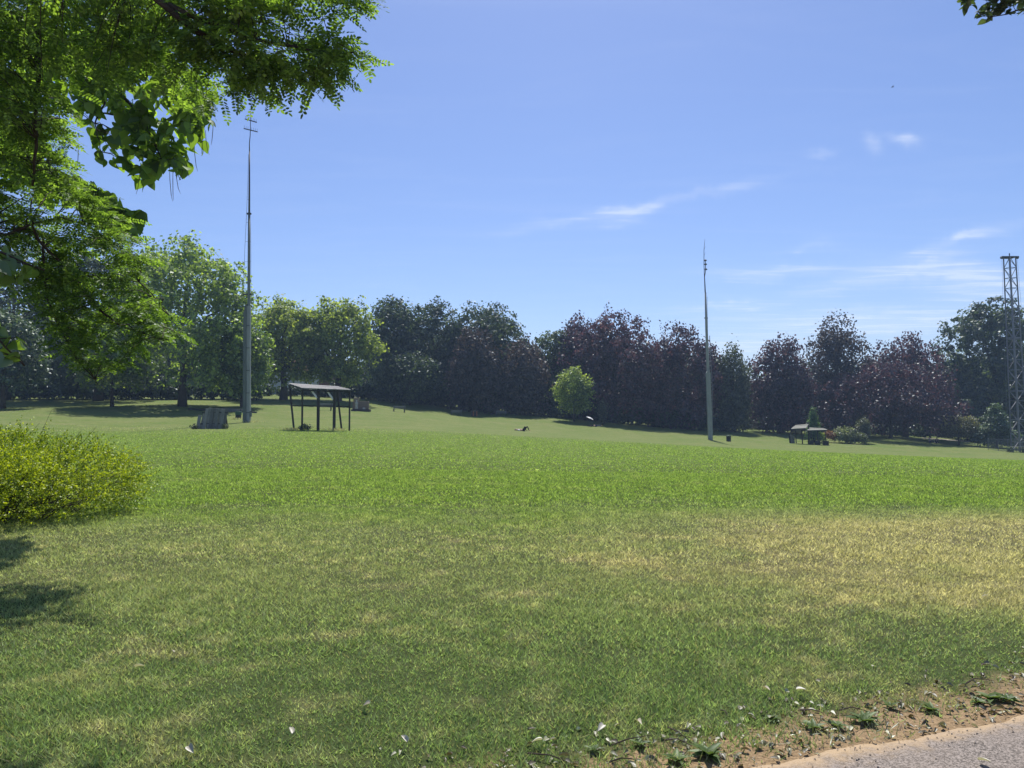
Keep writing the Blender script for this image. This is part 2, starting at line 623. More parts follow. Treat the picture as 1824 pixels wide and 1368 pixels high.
TWIG = solid('twig_bark', (0.055, 0.042, 0.032), 0.9, 0.3, 12.0, 0.4)
BIN_GREEN = solid('bin_green', (0.03, 0.085, 0.05), 0.45, 0.2, 4.0, 0.05)
BIN_DARK = solid('bin_dark', (0.022, 0.026, 0.025), 0.5, 0.2, 4.0, 0.05)
STONE = solid('monument_stone', (0.20, 0.15, 0.115), 0.85, 0.25, 4.0, 0.4)
PALE_STONE = solid('pale_stone', (0.46, 0.43, 0.38), 0.8, 0.3, 6.0, 0.4)
WHITE = solid('white_cloth', (0.82, 0.81, 0.79), 0.8, 0.05, 4.0, 0.0)
BLACK = solid('black_cloth', (0.014, 0.014, 0.017), 0.85, 0.25, 10.0, 0.0)
BLUE_CLOTH = solid('navy_cloth', (0.04, 0.05, 0.09), 0.85, 0.25, 10.0, 0.0)
GREY_CLOTH = solid('grey_cloth', (0.28, 0.28, 0.29), 0.85, 0.2, 10.0, 0.0)
SKIN = solid('skin', (0.48, 0.30, 0.22), 0.6, 0.08, 10.0, 0.0)
HAIR = solid('dark_hair', (0.03, 0.022, 0.018), 0.7, 0.2, 20.0, 0.1)
ORANGE = solid('rusty_orange', (0.34, 0.14, 0.06), 0.8, 0.25, 6.0, 0.1)

# ------------------------------------------------------------------ ground, footpaths
def build_ground():
    def axis(fine, mid, far):
        a = np.concatenate([np.arange(0, fine, 0.8), np.arange(fine, mid, 2.5), np.linspace(mid, far, 14)])
        return a
    ax = axis(20, 130, 900)
    xs = np.unique(np.concatenate([-ax, ax]))
    ys = np.unique(np.concatenate([-np.linspace(0, 200, 12), axis(30, 160, 900)]))
    XX, YY = np.meshgrid(xs, ys)
    z = G(XX.ravel(), YY.ravel())
    v = np.stack([XX.ravel(), YY.ravel(), z], -1)
    nx, ny = len(xs), len(ys)
    i = np.arange((nx - 1) * (ny - 1))
    r, c = i // (nx - 1), i % (nx - 1)
    a = r * nx + c
    f = np.stack([a, a + 1, a + nx + 1, a + nx], -1)
    o = link_mesh('lawn', np_mesh('lawn', v, f, True), lawn_mat())
    tag(o, kind='structure', label='wide mown park lawn, lush in the middle and dry towards the path')


def edge_off(s):
    return 0.0036 * s * s * np.sign(s) + 0.025 * np.sin(s * 3.1) + 0.014 * np.sin(s * 9.7 + 1) + 0.006 * np.sin(s * 31 + 2)


def build_path():
    mb = MB()
    S = np.arange(-9, 16.01, 0.05)
    vs, fs = [], []
    for s in S:
        o = edge_off(s)
        for (d, z) in ((o, -0.06), (o, 0.004), (o - 0.05, 0.012), (-2.6 + o * 0.6, 0.012), (-2.65 + o * .6, -0.06)):
            q = PA + PD * float(s) + PN * float(d)
            vs.append((q.x, q.y, z))
    for i in range(len(S) - 1):
        for k in range(4):
            a = i * 5 + k
            fs.append((a, a + 1, a + 6, a + 5))
    mb.add(vs, fs)
    o = mb.build('footpath', asphalt_mat(), smooth=False)
    tag(o, kind='structure', label='worn grey asphalt footpath with a ragged sandy edge')
    # pale gravel walk far off under the right hand trees
    mb = MB()
    vs, fs = [], []
    row = [(1640, 131), (1700, 128), (1745, 126), (1800, 126), (1870, 127)]
    for (px, D) in row:
        for dd in (-1.6, 1.6):
            g = ground_at(px, D + dd)
            vs.append((g.x, g.y, g.z + 0.05))
    for i in range(len(row) - 1):
        fs.append((2 * i, 2 * i + 2, 2 * i + 3, 2 * i + 1))
    mb.add(vs, fs)
    o = mb.build('gravel_path', solid('pale_gravel', (0.52, 0.47, 0.40), 0.9, 0.12, 3.0, 0.2))
    tag(o, kind='structure', label='pale gravel walk beyond the lawn behind the small maple')


def field(x, y):
    return (np.sin(x * 1.7 + 0.6 * np.sin(y * 2.1)) + np.sin(y * 2.3 + 1.3 * np.sin(x * 1.1 + 2)) + np.sin((x + y) * 4.1) * .6 + np.sin((x - 1.3 * y) * 7.7 + np.sin(x * 5)) * .5) / 3.1


def build_grass():
    rng = np.random.default_rng(5)
    V = []
    for (a, b, dens, h0, h1, w) in ((2.5, 5, 9500, .012, .034, .0075), (5, 8, 5600, .014, .038, .0100), (8, 13, 2700, .018, .042, .0145),
                                    (13, 22, 950, .022, .046, .025), (22, 60, 150, .025, .045, .042)):
        n = int(.80 * (b * b - a * a) * dens)
        y = np.sqrt(rng.uniform(a * a, b * b, n))
        x = rng.uniform(-.80, .80, n) * y
        pd = path_dist(x, y)
        f = field(x, y)
        e = pd + 0.5 * f * 0.5 + 0.10 * np.sin(x * 23 + y * 17) + rng.normal(0, 0.08, n)
        keep = (pd > 0.03) & (rng.random(n) < np.clip((e - 0.20) / 0.45, 0.04, 1)) & (rng.random(n) < 0.80 + 0.28 * f) & (rng.random(n) < np.clip((58 - y) / 34, 0, 1))
        x, y, f = x[keep], y[keep], f[keep]
        n = len(x)
        z = G(x, y)
        hgt = rng.uniform(h0, h1, n) * (1 + 0.35 * f)
        ang = rng.uniform(0, 2 * np.pi, n)
        la = rng.uniform(0, 2 * np.pi, n)
        lean = hgt * rng.uniform(0.2, 1.7, n)
        ww = w * rng.uniform(.6, 1.35, n) * .5
        dx, dy = np.cos(ang) * ww, np.sin(ang) * ww
        A = np.stack([x - dx, y - dy, z - .004], -1)
        B = np.stack([x + dx, y + dy, z - .004], -1)
        C = np.stack([x + np.cos(la) * lean, y + np.sin(la) * lean, z + hgt], -1)
        V.append(np.stack([A, B, C], 1).reshape(-1, 3))
    V = np.concatenate(V)
    o = link_mesh('grass', np_mesh('grass', V, np.arange(len(V)).reshape(-1, 3)), blade_mat())
    tag(o, 'short patchy grass blades covering the near lawn', 'grass', kind='stuff')


# ------------------------------------------------------------------ foliage geometry
def unit(v):
    return v / (np.linalg.norm(v, axis=-1, keepdims=True) + 1e-9)


def rhombs(pos, axis, nrm, L, W, fold=0.0):
    """leaf-shaped rhombs: pos base (n,3), axis and normal (n,3), length L, width W (n,)"""
    axis = unit(axis)
    side = unit(np.cross(axis, nrm))
    up = np.cross(side, axis)
    L = np.broadcast_to(L, (len(pos),))[:, None]
    W = np.broadcast_to(W, (len(pos),))[:, None]
    a = pos
    m = pos + axis * L * .45
    b = m + side * W * .5 + up * fold * W
    d = m - side * W * .5 + up * fold * W
    c = pos + axis * L
    v = np.stack([a, b, c, d], 1).reshape(-1, 3)
    f = np.arange(len(v)).reshape(-1, 4)
    return v, f


PROF = {
    'dome': lambda t: np.where(t > .38, np.sqrt(np.clip(1 - ((t - .38) / .62) ** 2, 0, 1)) ** .9, .84 + .16 * t / .38),
    'round': lambda t: np.sqrt(np.clip(1 - (2 * t - 1) ** 2, 0, 1)) ** .8,
    'tall': lambda t: np.where(t > .6, np.sqrt(np.clip(1 - ((t - .6) / .4) ** 2, 0, 1)), .68 + .32 * t / .6),
    'cone': lambda t: np.clip(1.02 - t, 0, 1) ** .85 * np.where(t < .12, .55 + t * 3.7, 1),
    'flat': lambda t: np.sqrt(np.clip(1 - (np.abs(t - .55) / .55) ** 2.4, 0, 1)),
    'slope_left': lambda t: np.where(t > .3, np.sqrt(np.clip(1 - ((t - .3) / .7) ** 2, 0, 1)), .9 + .1 * t / .3),
}


def crown_mesh(name, seed, hw, hd, z0, z1, prof, n, leaf, lobes=18, lobe_r=.30, clump=(.55, .55, .45), droop=0.0, clumps_per=26, flatn=0.35, top_jag=.16, solidity=.25):
    rng = np.random.default_rng(seed)
    H = z1 - z0
    pf = PROF[prof]
    if leaf > .15:
        R0 = lobe_r * min(hw, H * .5)
        lobes = int(min(64, max(lobes, 3.4 * 2 * hw * H * .8 / (math.pi * R0 * R0))))
        clumps_per = int(min(clumps_per, max(10, n / lobes / 9)))
    # lobes
    LC, LR = [], []
    tries = 0
    while len(LC) < lobes and tries < 5000:
        tries += 1
        t = rng.beta(1.3, 1.1)
        th = rng.uniform(0, 2 * np.pi)
        R = lobe_r * min(hw, H * .5) * rng.uniform(.75, 1.25)
        if prof == 'cone':
            R *= (1.15 - t)
        k = pf(np.array([t]))[0]
        fr = rng.uniform(.55, 1.0) ** .5
        c = np.array([np.cos(th) * max(0, k * hw - R * .8) * fr, np.sin(th) * max(0, k * hd - R * .8) * fr, z0 + R * .5 + t * (H - R * 1.35)])
        if LC and min(np.linalg.norm((c - q) / np.array([1, 1, 1.1])) / (R + r) for q, r in zip(LC, LR)) < .42 * (1 - tries / 6000):
            continue
        LC.append(c); LR.append(R)
    LC, LR = np.array(LC), np.array(LR)
    w = LR ** 2
    nc = lobes * clumps_per
    li = rng.choice(len(LC), nc, p=w / w.sum())
    d = unit(rng.normal(0, 1, (nc, 3)) + np.array([0, 0, .25]))
    rr = LR[li] * (1 - solidity * rng.random(nc) ** 1.5 * 2.2) * rng.uniform(.9, 1.0 + top_jag, nc)
    CC = LC[li] + d * rr[:, None] * np.array([1, 1, .9])
    cd = d
    ci = rng.integers(0, nc, n)
    cs = np.array(clump) * rng.uniform(.6, 1.35, (nc, 1))
    off = np.clip(rng.normal(0, 1, (n, 3)), -1.6, 1.6) * cs[ci] * .62
    pos = CC[ci] + off
    if droop:
        pos[:, 2] -= droop * rng.random(n) ** 1.3 * rng.uniform(.3, 1.3, nc)[ci]
    pos[:, 2] = np.maximum(pos[:, 2], z0 - .03 * H)
    nrm = unit(cd[ci] * .55 + rng.normal(0, 1, (n, 3)) * .55 + np.array([0, 0, flatn]))
    ax = unit(np.cross(nrm, rng.normal(0, 1, (n, 3))) + np.array([0, 0, -.25 - droop * .25]))
    s = leaf * rng.uniform(.65, 1.35, n)
    v, f = rhombs(pos, ax, nrm, s, s * .68, .08)
    return np_mesh(name, v, f), LC, LR


def trunk_mesh(name, base_r, height, LC, seed, lean=(0, 0), nb=9, start=.35):
    rng = np.random.default_rng(seed + 99)
    mb = MB()
    n = 7
    path = [Vector((lean[0] * (i / n) ** 1.3 + rng.normal(0, .12 * base_r * i), lean[1] * (i / n), height * i / n - .25 * (i == 0))) for i in range(n + 1)]
    rad = [base_r * (1.35 if i == 0 else 1.0 - .78 * i / n) for i in range(n + 1)]
    mb.tube(path, rad, 9)
    order = np.argsort(-np.abs(LC[:, 0]) - .4 * LC[:, 2])
    sel = list(order[:nb // 2]) + list(rng.choice(len(LC), min(len(LC), nb - nb // 2), replace=False))
    for i in sel:
        tgt = Vector(LC[i])
        t = min(.95, max(start, (tgt.z / height) * rng.uniform(.45, .7)))
        k = t * n
        i0 = min(int(k), n - 1)
        a = path[i0].lerp(path[i0 + 1], k - i0)
        r0 = base_r * (1 - .78 * t) * .6
        mid = a.lerp(tgt, .5) + Vector((0, 0, .12 * (tgt - a).length)) + Vector(rng.normal(0, .15, 3))
        mb.tube([a, a.lerp(mid, .55), mid, mid.lerp(tgt, .6), tgt], [r0, r0 * .8, r0 * .62, r0 * .4, r0 * .15], 6)
    return mb.mesh(name, True)


def tree(name, label, cat, px, D, half, top, bot, prof, mat, n, leaf, seed, group=None, trunk=True, tr=None, depth=.9, base_px=None, **kw):
    """px, half, top, bot in photo pixels; D in metres"""
    bx = base_px if base_px is not None else px
    g = ground_at(bx, D)
    root = empty(name, g, label, cat, group)
    hw = half / F * D * (1.12 if cat == 'tree' else 1.0)
    z0 = P(px, bot, D).z - g.z
    z1 = P(px, top, D).z - g.z
    z0 = max(z0, .05)
    me, LC, LR = crown_mesh('crown', seed, hw, hw * depth, z0, z1, prof, n, leaf, **kw)
    o = link_mesh('crown', me, mat, root)
    sh = (px - bx) / F * D
    o.location = (sh, 0, 0)
    if trunk:
        r = tr or max(.05, .022 * z1)
        tm = trunk_mesh('trunk', r, z0 + (z1 - z0) * .72, LC + np.array([sh, 0, 0]), seed)
        link_mesh('trunk', tm, BARK, root)
    return root


M_PLANE = leaf_mat('plane_leaf', (0.115, 0.165, 0.030), (0.240, 0.285, 0.055), .55, gloss=.04)
M_LIME = leaf_mat('lit_broadleaf', (0.095, 0.155, 0.030), (0.220, 0.290, 0.055), .55, gloss=.05)
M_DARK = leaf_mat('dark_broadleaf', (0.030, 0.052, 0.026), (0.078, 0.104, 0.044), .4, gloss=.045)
M_CHEST = leaf_mat('chestnut_leaf', (0.032, 0.054, 0.024), (0.085, 0.108, 0.042), .4, gloss=.05)
M_BEECH = leaf_mat('copper_beech_leaf', (0.034, 0.024, 0.032), (0.074, 0.046, 0.052), .36, (1.35, .9, .85), gloss=.05, grough=.5)
M_BEECH2 = leaf_mat('brown_beech_leaf', (0.036, 0.032, 0.028), (0.070, 0.058, 0.046), .36, (1.25, 1.0, .8), gloss=.05, grough=.5)
M_WEEP = leaf_mat('weeping_leaf', (0.050, 0.062, 0.034), (0.105, 0.115, 0.062), .38, gloss=.06)
M_YOUNG = leaf_mat('young_tree_leaf', (0.125, 0.185, 0.036), (0.250, 0.300, 0.065), .55, gloss=.04)
M_CONIF = leaf_mat('conifer_needle', (0.040, 0.070, 0.035), (0.095, 0.135, 0.060), .25, gloss=.05)
M_CONIF2 = leaf_mat('bright_conifer_needle', (0.060, 0.120, 0.040), (0.110, 0.185, 0.060), .4, gloss=.04)
M_MAPLE = leaf_mat('maple_leaf', (0.075, 0.080, 0.028), (0.170, 0.165, 0.060), .45, gloss=.05)
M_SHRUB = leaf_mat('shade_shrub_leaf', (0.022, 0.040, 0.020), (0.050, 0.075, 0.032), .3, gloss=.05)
M_BED = leaf_mat('border_plant_leaf', (0.080, 0.105, 0.050), (0.180, 0.200, 0.100), .4, gloss=.04)
M_RED = leaf_mat('russet_leaf', (0.16, 0.075, 0.035), (0.28, 0.14, 0.06), .4, gloss=.04)


def build_trees():
    BE = dict(clump=(.6, .6, .8), droop=1.1, clumps_per=30, flatn=.1, lobes=22, lobe_r=.38)
    BL = dict(clump=(.7, .7, .5), clumps_per=26, flatn=.4, lobes=20, lobe_r=.38)
    T = [
        # left mass
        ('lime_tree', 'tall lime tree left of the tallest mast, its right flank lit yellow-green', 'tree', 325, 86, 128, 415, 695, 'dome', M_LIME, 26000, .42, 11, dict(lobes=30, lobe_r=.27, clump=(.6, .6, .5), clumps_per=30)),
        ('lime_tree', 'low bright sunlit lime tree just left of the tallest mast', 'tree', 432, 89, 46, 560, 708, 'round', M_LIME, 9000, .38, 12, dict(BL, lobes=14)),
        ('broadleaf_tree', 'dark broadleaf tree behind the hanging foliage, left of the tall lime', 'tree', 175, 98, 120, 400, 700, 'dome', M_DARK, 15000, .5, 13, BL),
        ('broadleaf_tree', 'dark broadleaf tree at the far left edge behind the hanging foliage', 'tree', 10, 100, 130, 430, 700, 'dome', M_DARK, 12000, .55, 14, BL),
        ('yew_tree', 'rounded grey-green yew at the left edge behind the bright bush', 'tree', 5, 80, 66, 540, 702, 'dome', M_CONIF, 9000, .36, 15, dict(clump=(.7, .7, .2), clumps_per=30, lobes=16, lobe_r=.33, flatn=.6)),
        ('hornbeam_tree', 'small domed green tree standing in front of the shady wood at left', 'tree', 200, 84, 58, 585, 692, 'dome', M_PLANE, 9000, .34, 16, dict(clump=(.6, .6, .22), clumps_per=28, lobes=18, lobe_r=.33, flatn=.6)),
        # plane trees by the shelter
        ('plane_tree', 'plane tree with dark trunk right beside the tallest mast', 'tree', 505, 106, 74, 528, 690, 'round', M_PLANE, 16000, .44, 21, dict(BL, lobes=22, solidity=.42)),
        ('plane_tree', 'taller plane tree rising behind the wooden shelter on posts', 'tree', 602, 107, 74, 521, 694, 'round', M_PLANE, 16000, .44, 22, dict(BL, lobes=22, solidity=.42)),
        # dark green middle
        ('dark_tree', 'narrow dark tree at the left end of the dark wood', 'tree', 700, 122, 46, 520, 722, 'tall', M_DARK, 12000, .46, 31, BL),
        ('dark_tree', 'dark round-topped tree, second in the dark wood behind the benches', 'tree', 770, 126, 58, 526, 724, 'tall', M_DARK, 13000, .46, 32, BL),
        ('dark_tree', 'broad dark chestnut with the highest shoulder above the lying person', 'tree', 868, 128, 72, 525, 730, 'tall', M_CHEST, 16000, .46, 33, BL),
        ('purple_beech', 'small brownish beech nested before the broad dark chestnut', 'tree', 846, 119, 48, 574, 734, 'dome', M_BEECH2, 11000, .42, 34, dict(BE, lobes=15)),
        ('dark_tree', 'dark tree with brown-tinged lower crown between chestnut and copper beeches', 'tree', 932, 121, 48, 596, 742, 'dome', M_BEECH2, 9000, .42, 35, dict(BE, lobes=14)),
        ('dark_tree', 'lower green tree in the notch left of the largest copper beech', 'tree', 985, 128, 48, 576, 738, 'dome', M_CHEST, 10000, .46, 36, BL),
        ('dark_tree', 'low dark understorey tree behind the pair of far benches', 'tree', 730, 117, 60, 625, 728, 'round', M_DARK, 8000, .4, 37, BL),
        # copper beeches
        ('copper_beech', 'largest copper beech, directly behind the bright young green tree', 'tree', 1095, 122, 92, 546, 757, 'dome', M_BEECH, 24000, .42, 41, dict(BE, lobes=28)),
        ('copper_beech', 'copper beech shoulder left of the largest one, dark purple top', 'tree', 1030, 127, 42, 556, 745, 'tall', M_BEECH, 9000, .42, 42, dict(BE, lobes=12)),
        ('copper_beech', 'copper beech behind the shorter mast', 'tree', 1216, 123, 74, 566, 768, 'dome', M_BEECH, 19000, .42, 43, dict(BE, lobes=22)),
        ('weeping_beech', 'weeping beech with grey-green trailing curtain right of the shorter mast', 'tree', 1306, 121, 32, 600, 771, 'dome', M_WEEP, 10000, .38, 44, dict(BE, lobes=12, droop=2.6, clump=(.35, .35, 1.0))),
        ('copper_beech', 'dark copper beech left of the small roofed stand', 'tree', 1388, 124, 60, 591, 772, 'dome', M_BEECH, 16000, .42, 45, dict(BE, lobes=20)),
        ('copper_beech', 'tallest narrow copper beech with loose open top, behind the conifer', 'tree', 1494, 129, 58, 555, 772, 'tall', M_BEECH2, 14000, .42, 46, dict(BE, lobes=18, solidity=.4)),
        ('copper_beech', 'violet-dark copper beech left of the great chestnut', 'tree', 1612, 131, 78, 586, 772, 'dome', M_BEECH, 15000, .42, 47, dict(BE, lobes=20)),
        ('copper_beech', 'broad spreading copper beech sweeping nearly to the grass', 'tree', 1585, 121, 116, 640, 772, 'slope_left', M_BEECH, 24000, .38, 48, dict(BE, lobes=30, lobe_r=.36)),
        # right
        ('chestnut_tree', 'great dark chestnut behind the steel lattice tower', 'tree', 1778, 133, 104, 526, 775, 'dome', M_CHEST, 36000, .5, 51, dict(BL, lobes=40, lobe_r=.34)),
        ('layered_fir', 'thin layered fir peeking out between maple and great chestnut', 'tree', 1722, 127, 30, 705, 785, 'cone', M_CONIF, 4500, .30, 52, dict(clump=(.7, .7, .10), clumps_per=24, lobes=14, lobe_r=.4, flatn=1.0)),
        ('japanese_maple', 'small spreading maple with thin dark trunk, beyond the right lawn', 'tree', 1706, 115, 34, 738, 782, 'flat', M_MAPLE, 6500, .24, 53, dict(clump=(.5, .5, .10), clumps_per=24, lobes=16, lobe_r=.42, flatn=.9)),
        ('spruce_tree', 'dense green spruce left of the steel lattice tower', 'tree', 1773, 112, 36, 712, 796, 'cone', M_CONIF, 8500, .28, 54, dict(clump=(.6, .6, .11), clumps_per=26, lobes=24, lobe_r=.42, flatn=.9)),
        ('young_tree', 'bright yellow-green young tree standing alone before the copper beeches', 'tree', 1022, 113, 33, 648, 737, 'dome', M_YOUNG, 9000, .30, 55, dict(clump=(.6, .6, .22), clumps_per=22, lobes=12, lobe_r=.33, flatn=.6, solidity=.35)),
        ('columnar_shrub', 'slim upright pale shrub right of the white parasol', 'shrub', 1074, 113, 7, 713, 752, 'tall', M_WEEP, 1300, .24, 56, dict(clump=(.3, .3, .4), clumps_per=16, lobes=9, lobe_r=.8)),
        ('young_conifer', 'pointed fresh green young conifer behind the small roofed stand', 'tree', 1448, 109, 14, 724, 782, 'cone', M_CONIF2, 4500, .22, 57, dict(clump=(.32, .32, .22), clumps_per=18, lobes=18, lobe_r=.5)),
        ('garden_shrub', 'loose upright shrub at the right end of the flower border', 'shrub', 1538, 110, 12, 744, 784, 'tall', M_WEEP, 2200, .22, 58, dict(clump=(.3, .3, .35), clumps_per=16, lobes=10, lobe_r=.6)),
        ('border_plant', 'tall pale grassy clump in the middle of the flower border', 'plant', 1502, 109, 22, 762, 786, 'dome', M_BED, 3200, .24, 59, dict(clump=(.3, .3, .4), clumps_per=16, lobes=11, lobe_r=.6, trunk=False)),
        ('border_plant', 'low pale plant at the right of the grassy clump in the border', 'plant', 1528, 108, 15, 772, 787, 'dome', M_BED, 1600, .22, 60, dict(clump=(.3, .3, .25), clumps_per=16, lobes=9, lobe_r=.7, trunk=False)),
        ('border_plant', 'russet plant at the left end of the flower border', 'plant', 1477, 109, 8, 766, 784, 'dome', M_RED, 900, .2, 61, dict(clump=(.25, .25, .25), clumps_per=12, lobes=6, lobe_r=.8, trunk=False)),
        ('border_plant', 'small yellow-green bush under the right half of the roofed stand', 'plant', 1461, 108, 9, 770, 785, 'dome', M_YOUNG, 900, .2, 62, dict(clump=(.25, .25, .25), clumps_per=12, lobes=6, lobe_r=.8, trunk=False)),
    ]
    for (nm, lab, cat, px, D, half, top, bot, prof, mat, n, leaf, seed, kw) in T:
        kw = dict(kw)
        extra = {}
        if cat == 'tree':
            if nm in ('plane_tree',): extra['tr'] = .5
            if nm == 'young_tree': extra['tr'] = .12
            if nm == 'japanese_maple': extra['tr'] = .13
        grp = {'dark_tree': 'dark trees behind the benches', 'copper_beech': 'copper beeches along the far edge', 'plane_tree': 'plane trees behind the shelter'}.get(nm)
        tree(nm, lab, cat, px, D, half, top, bot, prof, mat, n, leaf, seed, group=grp, **extra, **kw)

    # the deep wood behind the front row and the shady undergrowth: masses nobody could count
    rng = random.Random(3)

    def joined(name, label, cat, protos, spots, mat):
        V, Fc, base = [], [], 0
        for i, (px, D, sx, sz) in enumerate(spots):
            v, f = protos[i % len(protos)]
            a = rng.uniform(0, 6.28)
            R = np.array([[math.cos(a) * sx, -math.sin(a) * sx, 0], [math.sin(a) * sx, math.cos(a) * sx, 0], [0, 0, sz]])
            g = ground_at(px, D)
            V.append(v @ R.T + np.array(g))
            Fc.append(f + base)
            base += len(v)
        o = link_mesh(name, np_mesh(name, np.concatenate(V), np.concatenate(Fc)), mat)
        tag(o, label, cat, kind='stuff')

    def raw(me):
        v = np.empty(len(me.vertices) * 3, np.float32)
        me.vertices.foreach_get('co', v)
        v = v.reshape(-1, 3)
        f = np.arange(len(v)).reshape(-1, 4)
        bpy.data.meshes.remove(me)
        return v, f
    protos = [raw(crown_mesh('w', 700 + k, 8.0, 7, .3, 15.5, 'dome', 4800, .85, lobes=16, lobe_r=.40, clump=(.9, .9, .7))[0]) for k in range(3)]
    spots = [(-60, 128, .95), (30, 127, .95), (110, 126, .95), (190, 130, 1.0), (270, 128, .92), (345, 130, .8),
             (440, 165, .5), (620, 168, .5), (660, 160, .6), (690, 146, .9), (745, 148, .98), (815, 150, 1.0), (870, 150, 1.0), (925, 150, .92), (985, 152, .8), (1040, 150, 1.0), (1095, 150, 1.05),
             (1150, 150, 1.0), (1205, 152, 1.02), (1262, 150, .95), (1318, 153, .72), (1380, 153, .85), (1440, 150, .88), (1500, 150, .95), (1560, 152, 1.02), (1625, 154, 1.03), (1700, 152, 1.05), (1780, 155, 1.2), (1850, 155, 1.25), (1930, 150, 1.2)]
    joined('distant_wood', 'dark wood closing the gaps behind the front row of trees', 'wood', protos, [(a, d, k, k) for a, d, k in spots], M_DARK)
    sp = [raw(crown_mesh('u', 900 + k, 2.6, 2.0, .03, 2.6, 'dome', 1300, .42, lobes=11, lobe_r=.6, clump=(.4, .4, .3), clumps_per=18)[0]) for k in range(3)]
    rows = [(px, 101 + (px % 3), 1.0) for px in range(-40, 440, 36)] + [(px, 117, .62) for px in range(455, 600, 22)] + [(px, 119, .95) for px in range(600, 700, 20)] + \
           [(690 + 26 * i, 126 - i * .2, 1.05) for i in range(23)] + [(1260 + 30 * i, 134, .85) for i in range(11)] + [(1600, 136, .9), (1640, 137, .9), (1690, 139, 1), (1745, 124, .8), (1800, 122, .9), (1840, 121, 1)]
    spots = []
    for (px, D, k) in rows:
        k *= rng.uniform(.8, 1.2)
        spots.append((px + rng.uniform(-8, 8), D + rng.uniform(-1, 1), k, k * rng.uniform(.85, 1.15)))
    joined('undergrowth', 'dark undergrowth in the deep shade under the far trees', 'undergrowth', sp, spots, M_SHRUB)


# ------------------------------------------------------------------ near overhanging trees
def in_poly(x, y, poly):
    c = False
    j = len(poly) - 1
    for i in range(len(poly)):
        xi, yi = poly[i]; xj, yj = poly[j]
        if (yi > y) != (yj > y) and x < (xj - xi) * (y - yi) / (yj - yi) + xi:
            c = not c
        j = i
    return c


def sample_poly(poly, n, rng):
    xs = [p[0] for p in poly]; ys = [p[1] for p in poly]
    out = []
    while len(out) < n:
        x, y = rng.uniform(min(xs), max(xs)), rng.uniform(min(ys), max(ys))
        if in_poly(x, y, poly):
            out.append((x, y))
    return out


def basis(axis, nrm):
    a = Vector(axis).normalized()
    n = Vector(nrm)
    s = a.cross(n)
    if s.length < 1e-4:
        s = a.cross(Vector((0.3, 0.7, 0.2)))
    s.normalize()
    n = s.cross(a).normalized()
    return Matrix((a, s, n)).transposed().to_4x4()     # local x = leaf axis, z = leaf normal


def frond_data(seed, pairs=7, L=.20):
    """pinnate leaf along local +x; returns verts, quads, tris-free"""
    rng = random.Random(seed)
    v, f = [], []

    def leaflet(b, d, l, w, tilt):
        d = Vector(d).normalized()
        s = Vector((-d.y, d.x, tilt)).normalized()
        k = len(v)
        p0 = b
        p1 = b + d * l * .35 + s * w * .5
        p2 = b + d * l * .8 + s * w * .36
        p3 = b + d * l
        p4 = b + d * l * .8 - s * w * .36
        p5 = b + d * l * .35 - s * w * .5
        v.extend([p0, p1, p2, p3, p4, p5])
        f.append((k, k + 1, k + 4, k + 5)); f.append((k + 1, k + 2, k + 3, k + 4))
    for i in range(pairs):
        t = .18 + .78 * i / (pairs - 1)
        b = Vector((L * t, 0, -.16 * L * t * t))
        l = .042 * (1 - .35 * abs(t - .55)) * rng.uniform(.85, 1.15)
        for sgn in (-1, 1):
            a = math.radians(rng.uniform(58, 82))
            leaflet(b, (math.cos(a), sgn * math.sin(a), rng.uniform(-.35, .1)), l, .021, rng.uniform(-.3, .3))
    leaflet(Vector((L, 0, -.16 * L)), (1, 0, -.3), .042, .021, 0)
    k = len(v)
    v += [Vector((0, -.0016, 0)), Vector((0, .0016, 0)), Vector((L, .0008, -.16 * L)), Vector((L, -.0008, -.16 * L))]
    f.append((k, k + 1, k + 2, k + 3))
    return np.array([list(p) for p in v]), np.array(f)


def heart_data(fold=.12, L=.2, W=.17):
    pts2 = [(0.02, 0), (-.08, .22), (.0, .40), (.2, .50), (.48, .43), (.75, .24), (1.0, 0)]
    v, f = [], []
    for (x, y) in pts2:
        v.append((x * L, 0, -.18 * L * x * x))
    for sg in (1, -1):
        k = len(v)
        for (x, y) in pts2:
            v.append((x * L, sg * y * W, fold * W * y * 2 - .18 * L * x * x))
        for i in range(len(pts2) - 1):
            q = (i, i + 1, k + i + 1, k + i)
            f.append(q if sg < 0 else q[::-1])
    return np.array(v), np.array(f)


M_ROB = leaf_mat('robinia_leaflet', (0.080, 0.140, 0.034), (0.170, 0.250, 0.055), .52, (1.35, 1.45, .55), gloss=.02)
M_CAT = leaf_mat('catalpa_leaf', (0.085, 0.150, 0.034), (0.175, 0.260, 0.050), .56, (1.45, 1.5, .5), gloss=.025)
M_LINDEN = leaf_mat('linden_leaf', (0.075, 0.130, 0.030), (0.150, 0.230, 0.045), .52, (1.4, 1.45, .5), gloss=.07)
M_OAKL = leaf_mat('overhead_leaf', (0.030, 0.052, 0.020), (0.072, 0.105, 0.034), .42, gloss=.06)
M_POD = solid('seed_pod', (0.10, 0.075, 0.045), .8, .2, 20, .1)


def lerp_limb(limb, step=.06):
    pts3 = [P(*q) for q in limb]
    out = []
    for a, b in zip(pts3[:-1], pts3[1:]):
        k = max(1, int((b - a).length / step))
        for i in range(k):
            out.append(a.lerp(b, i / k))
    out.append(pts3[-1])
    return out


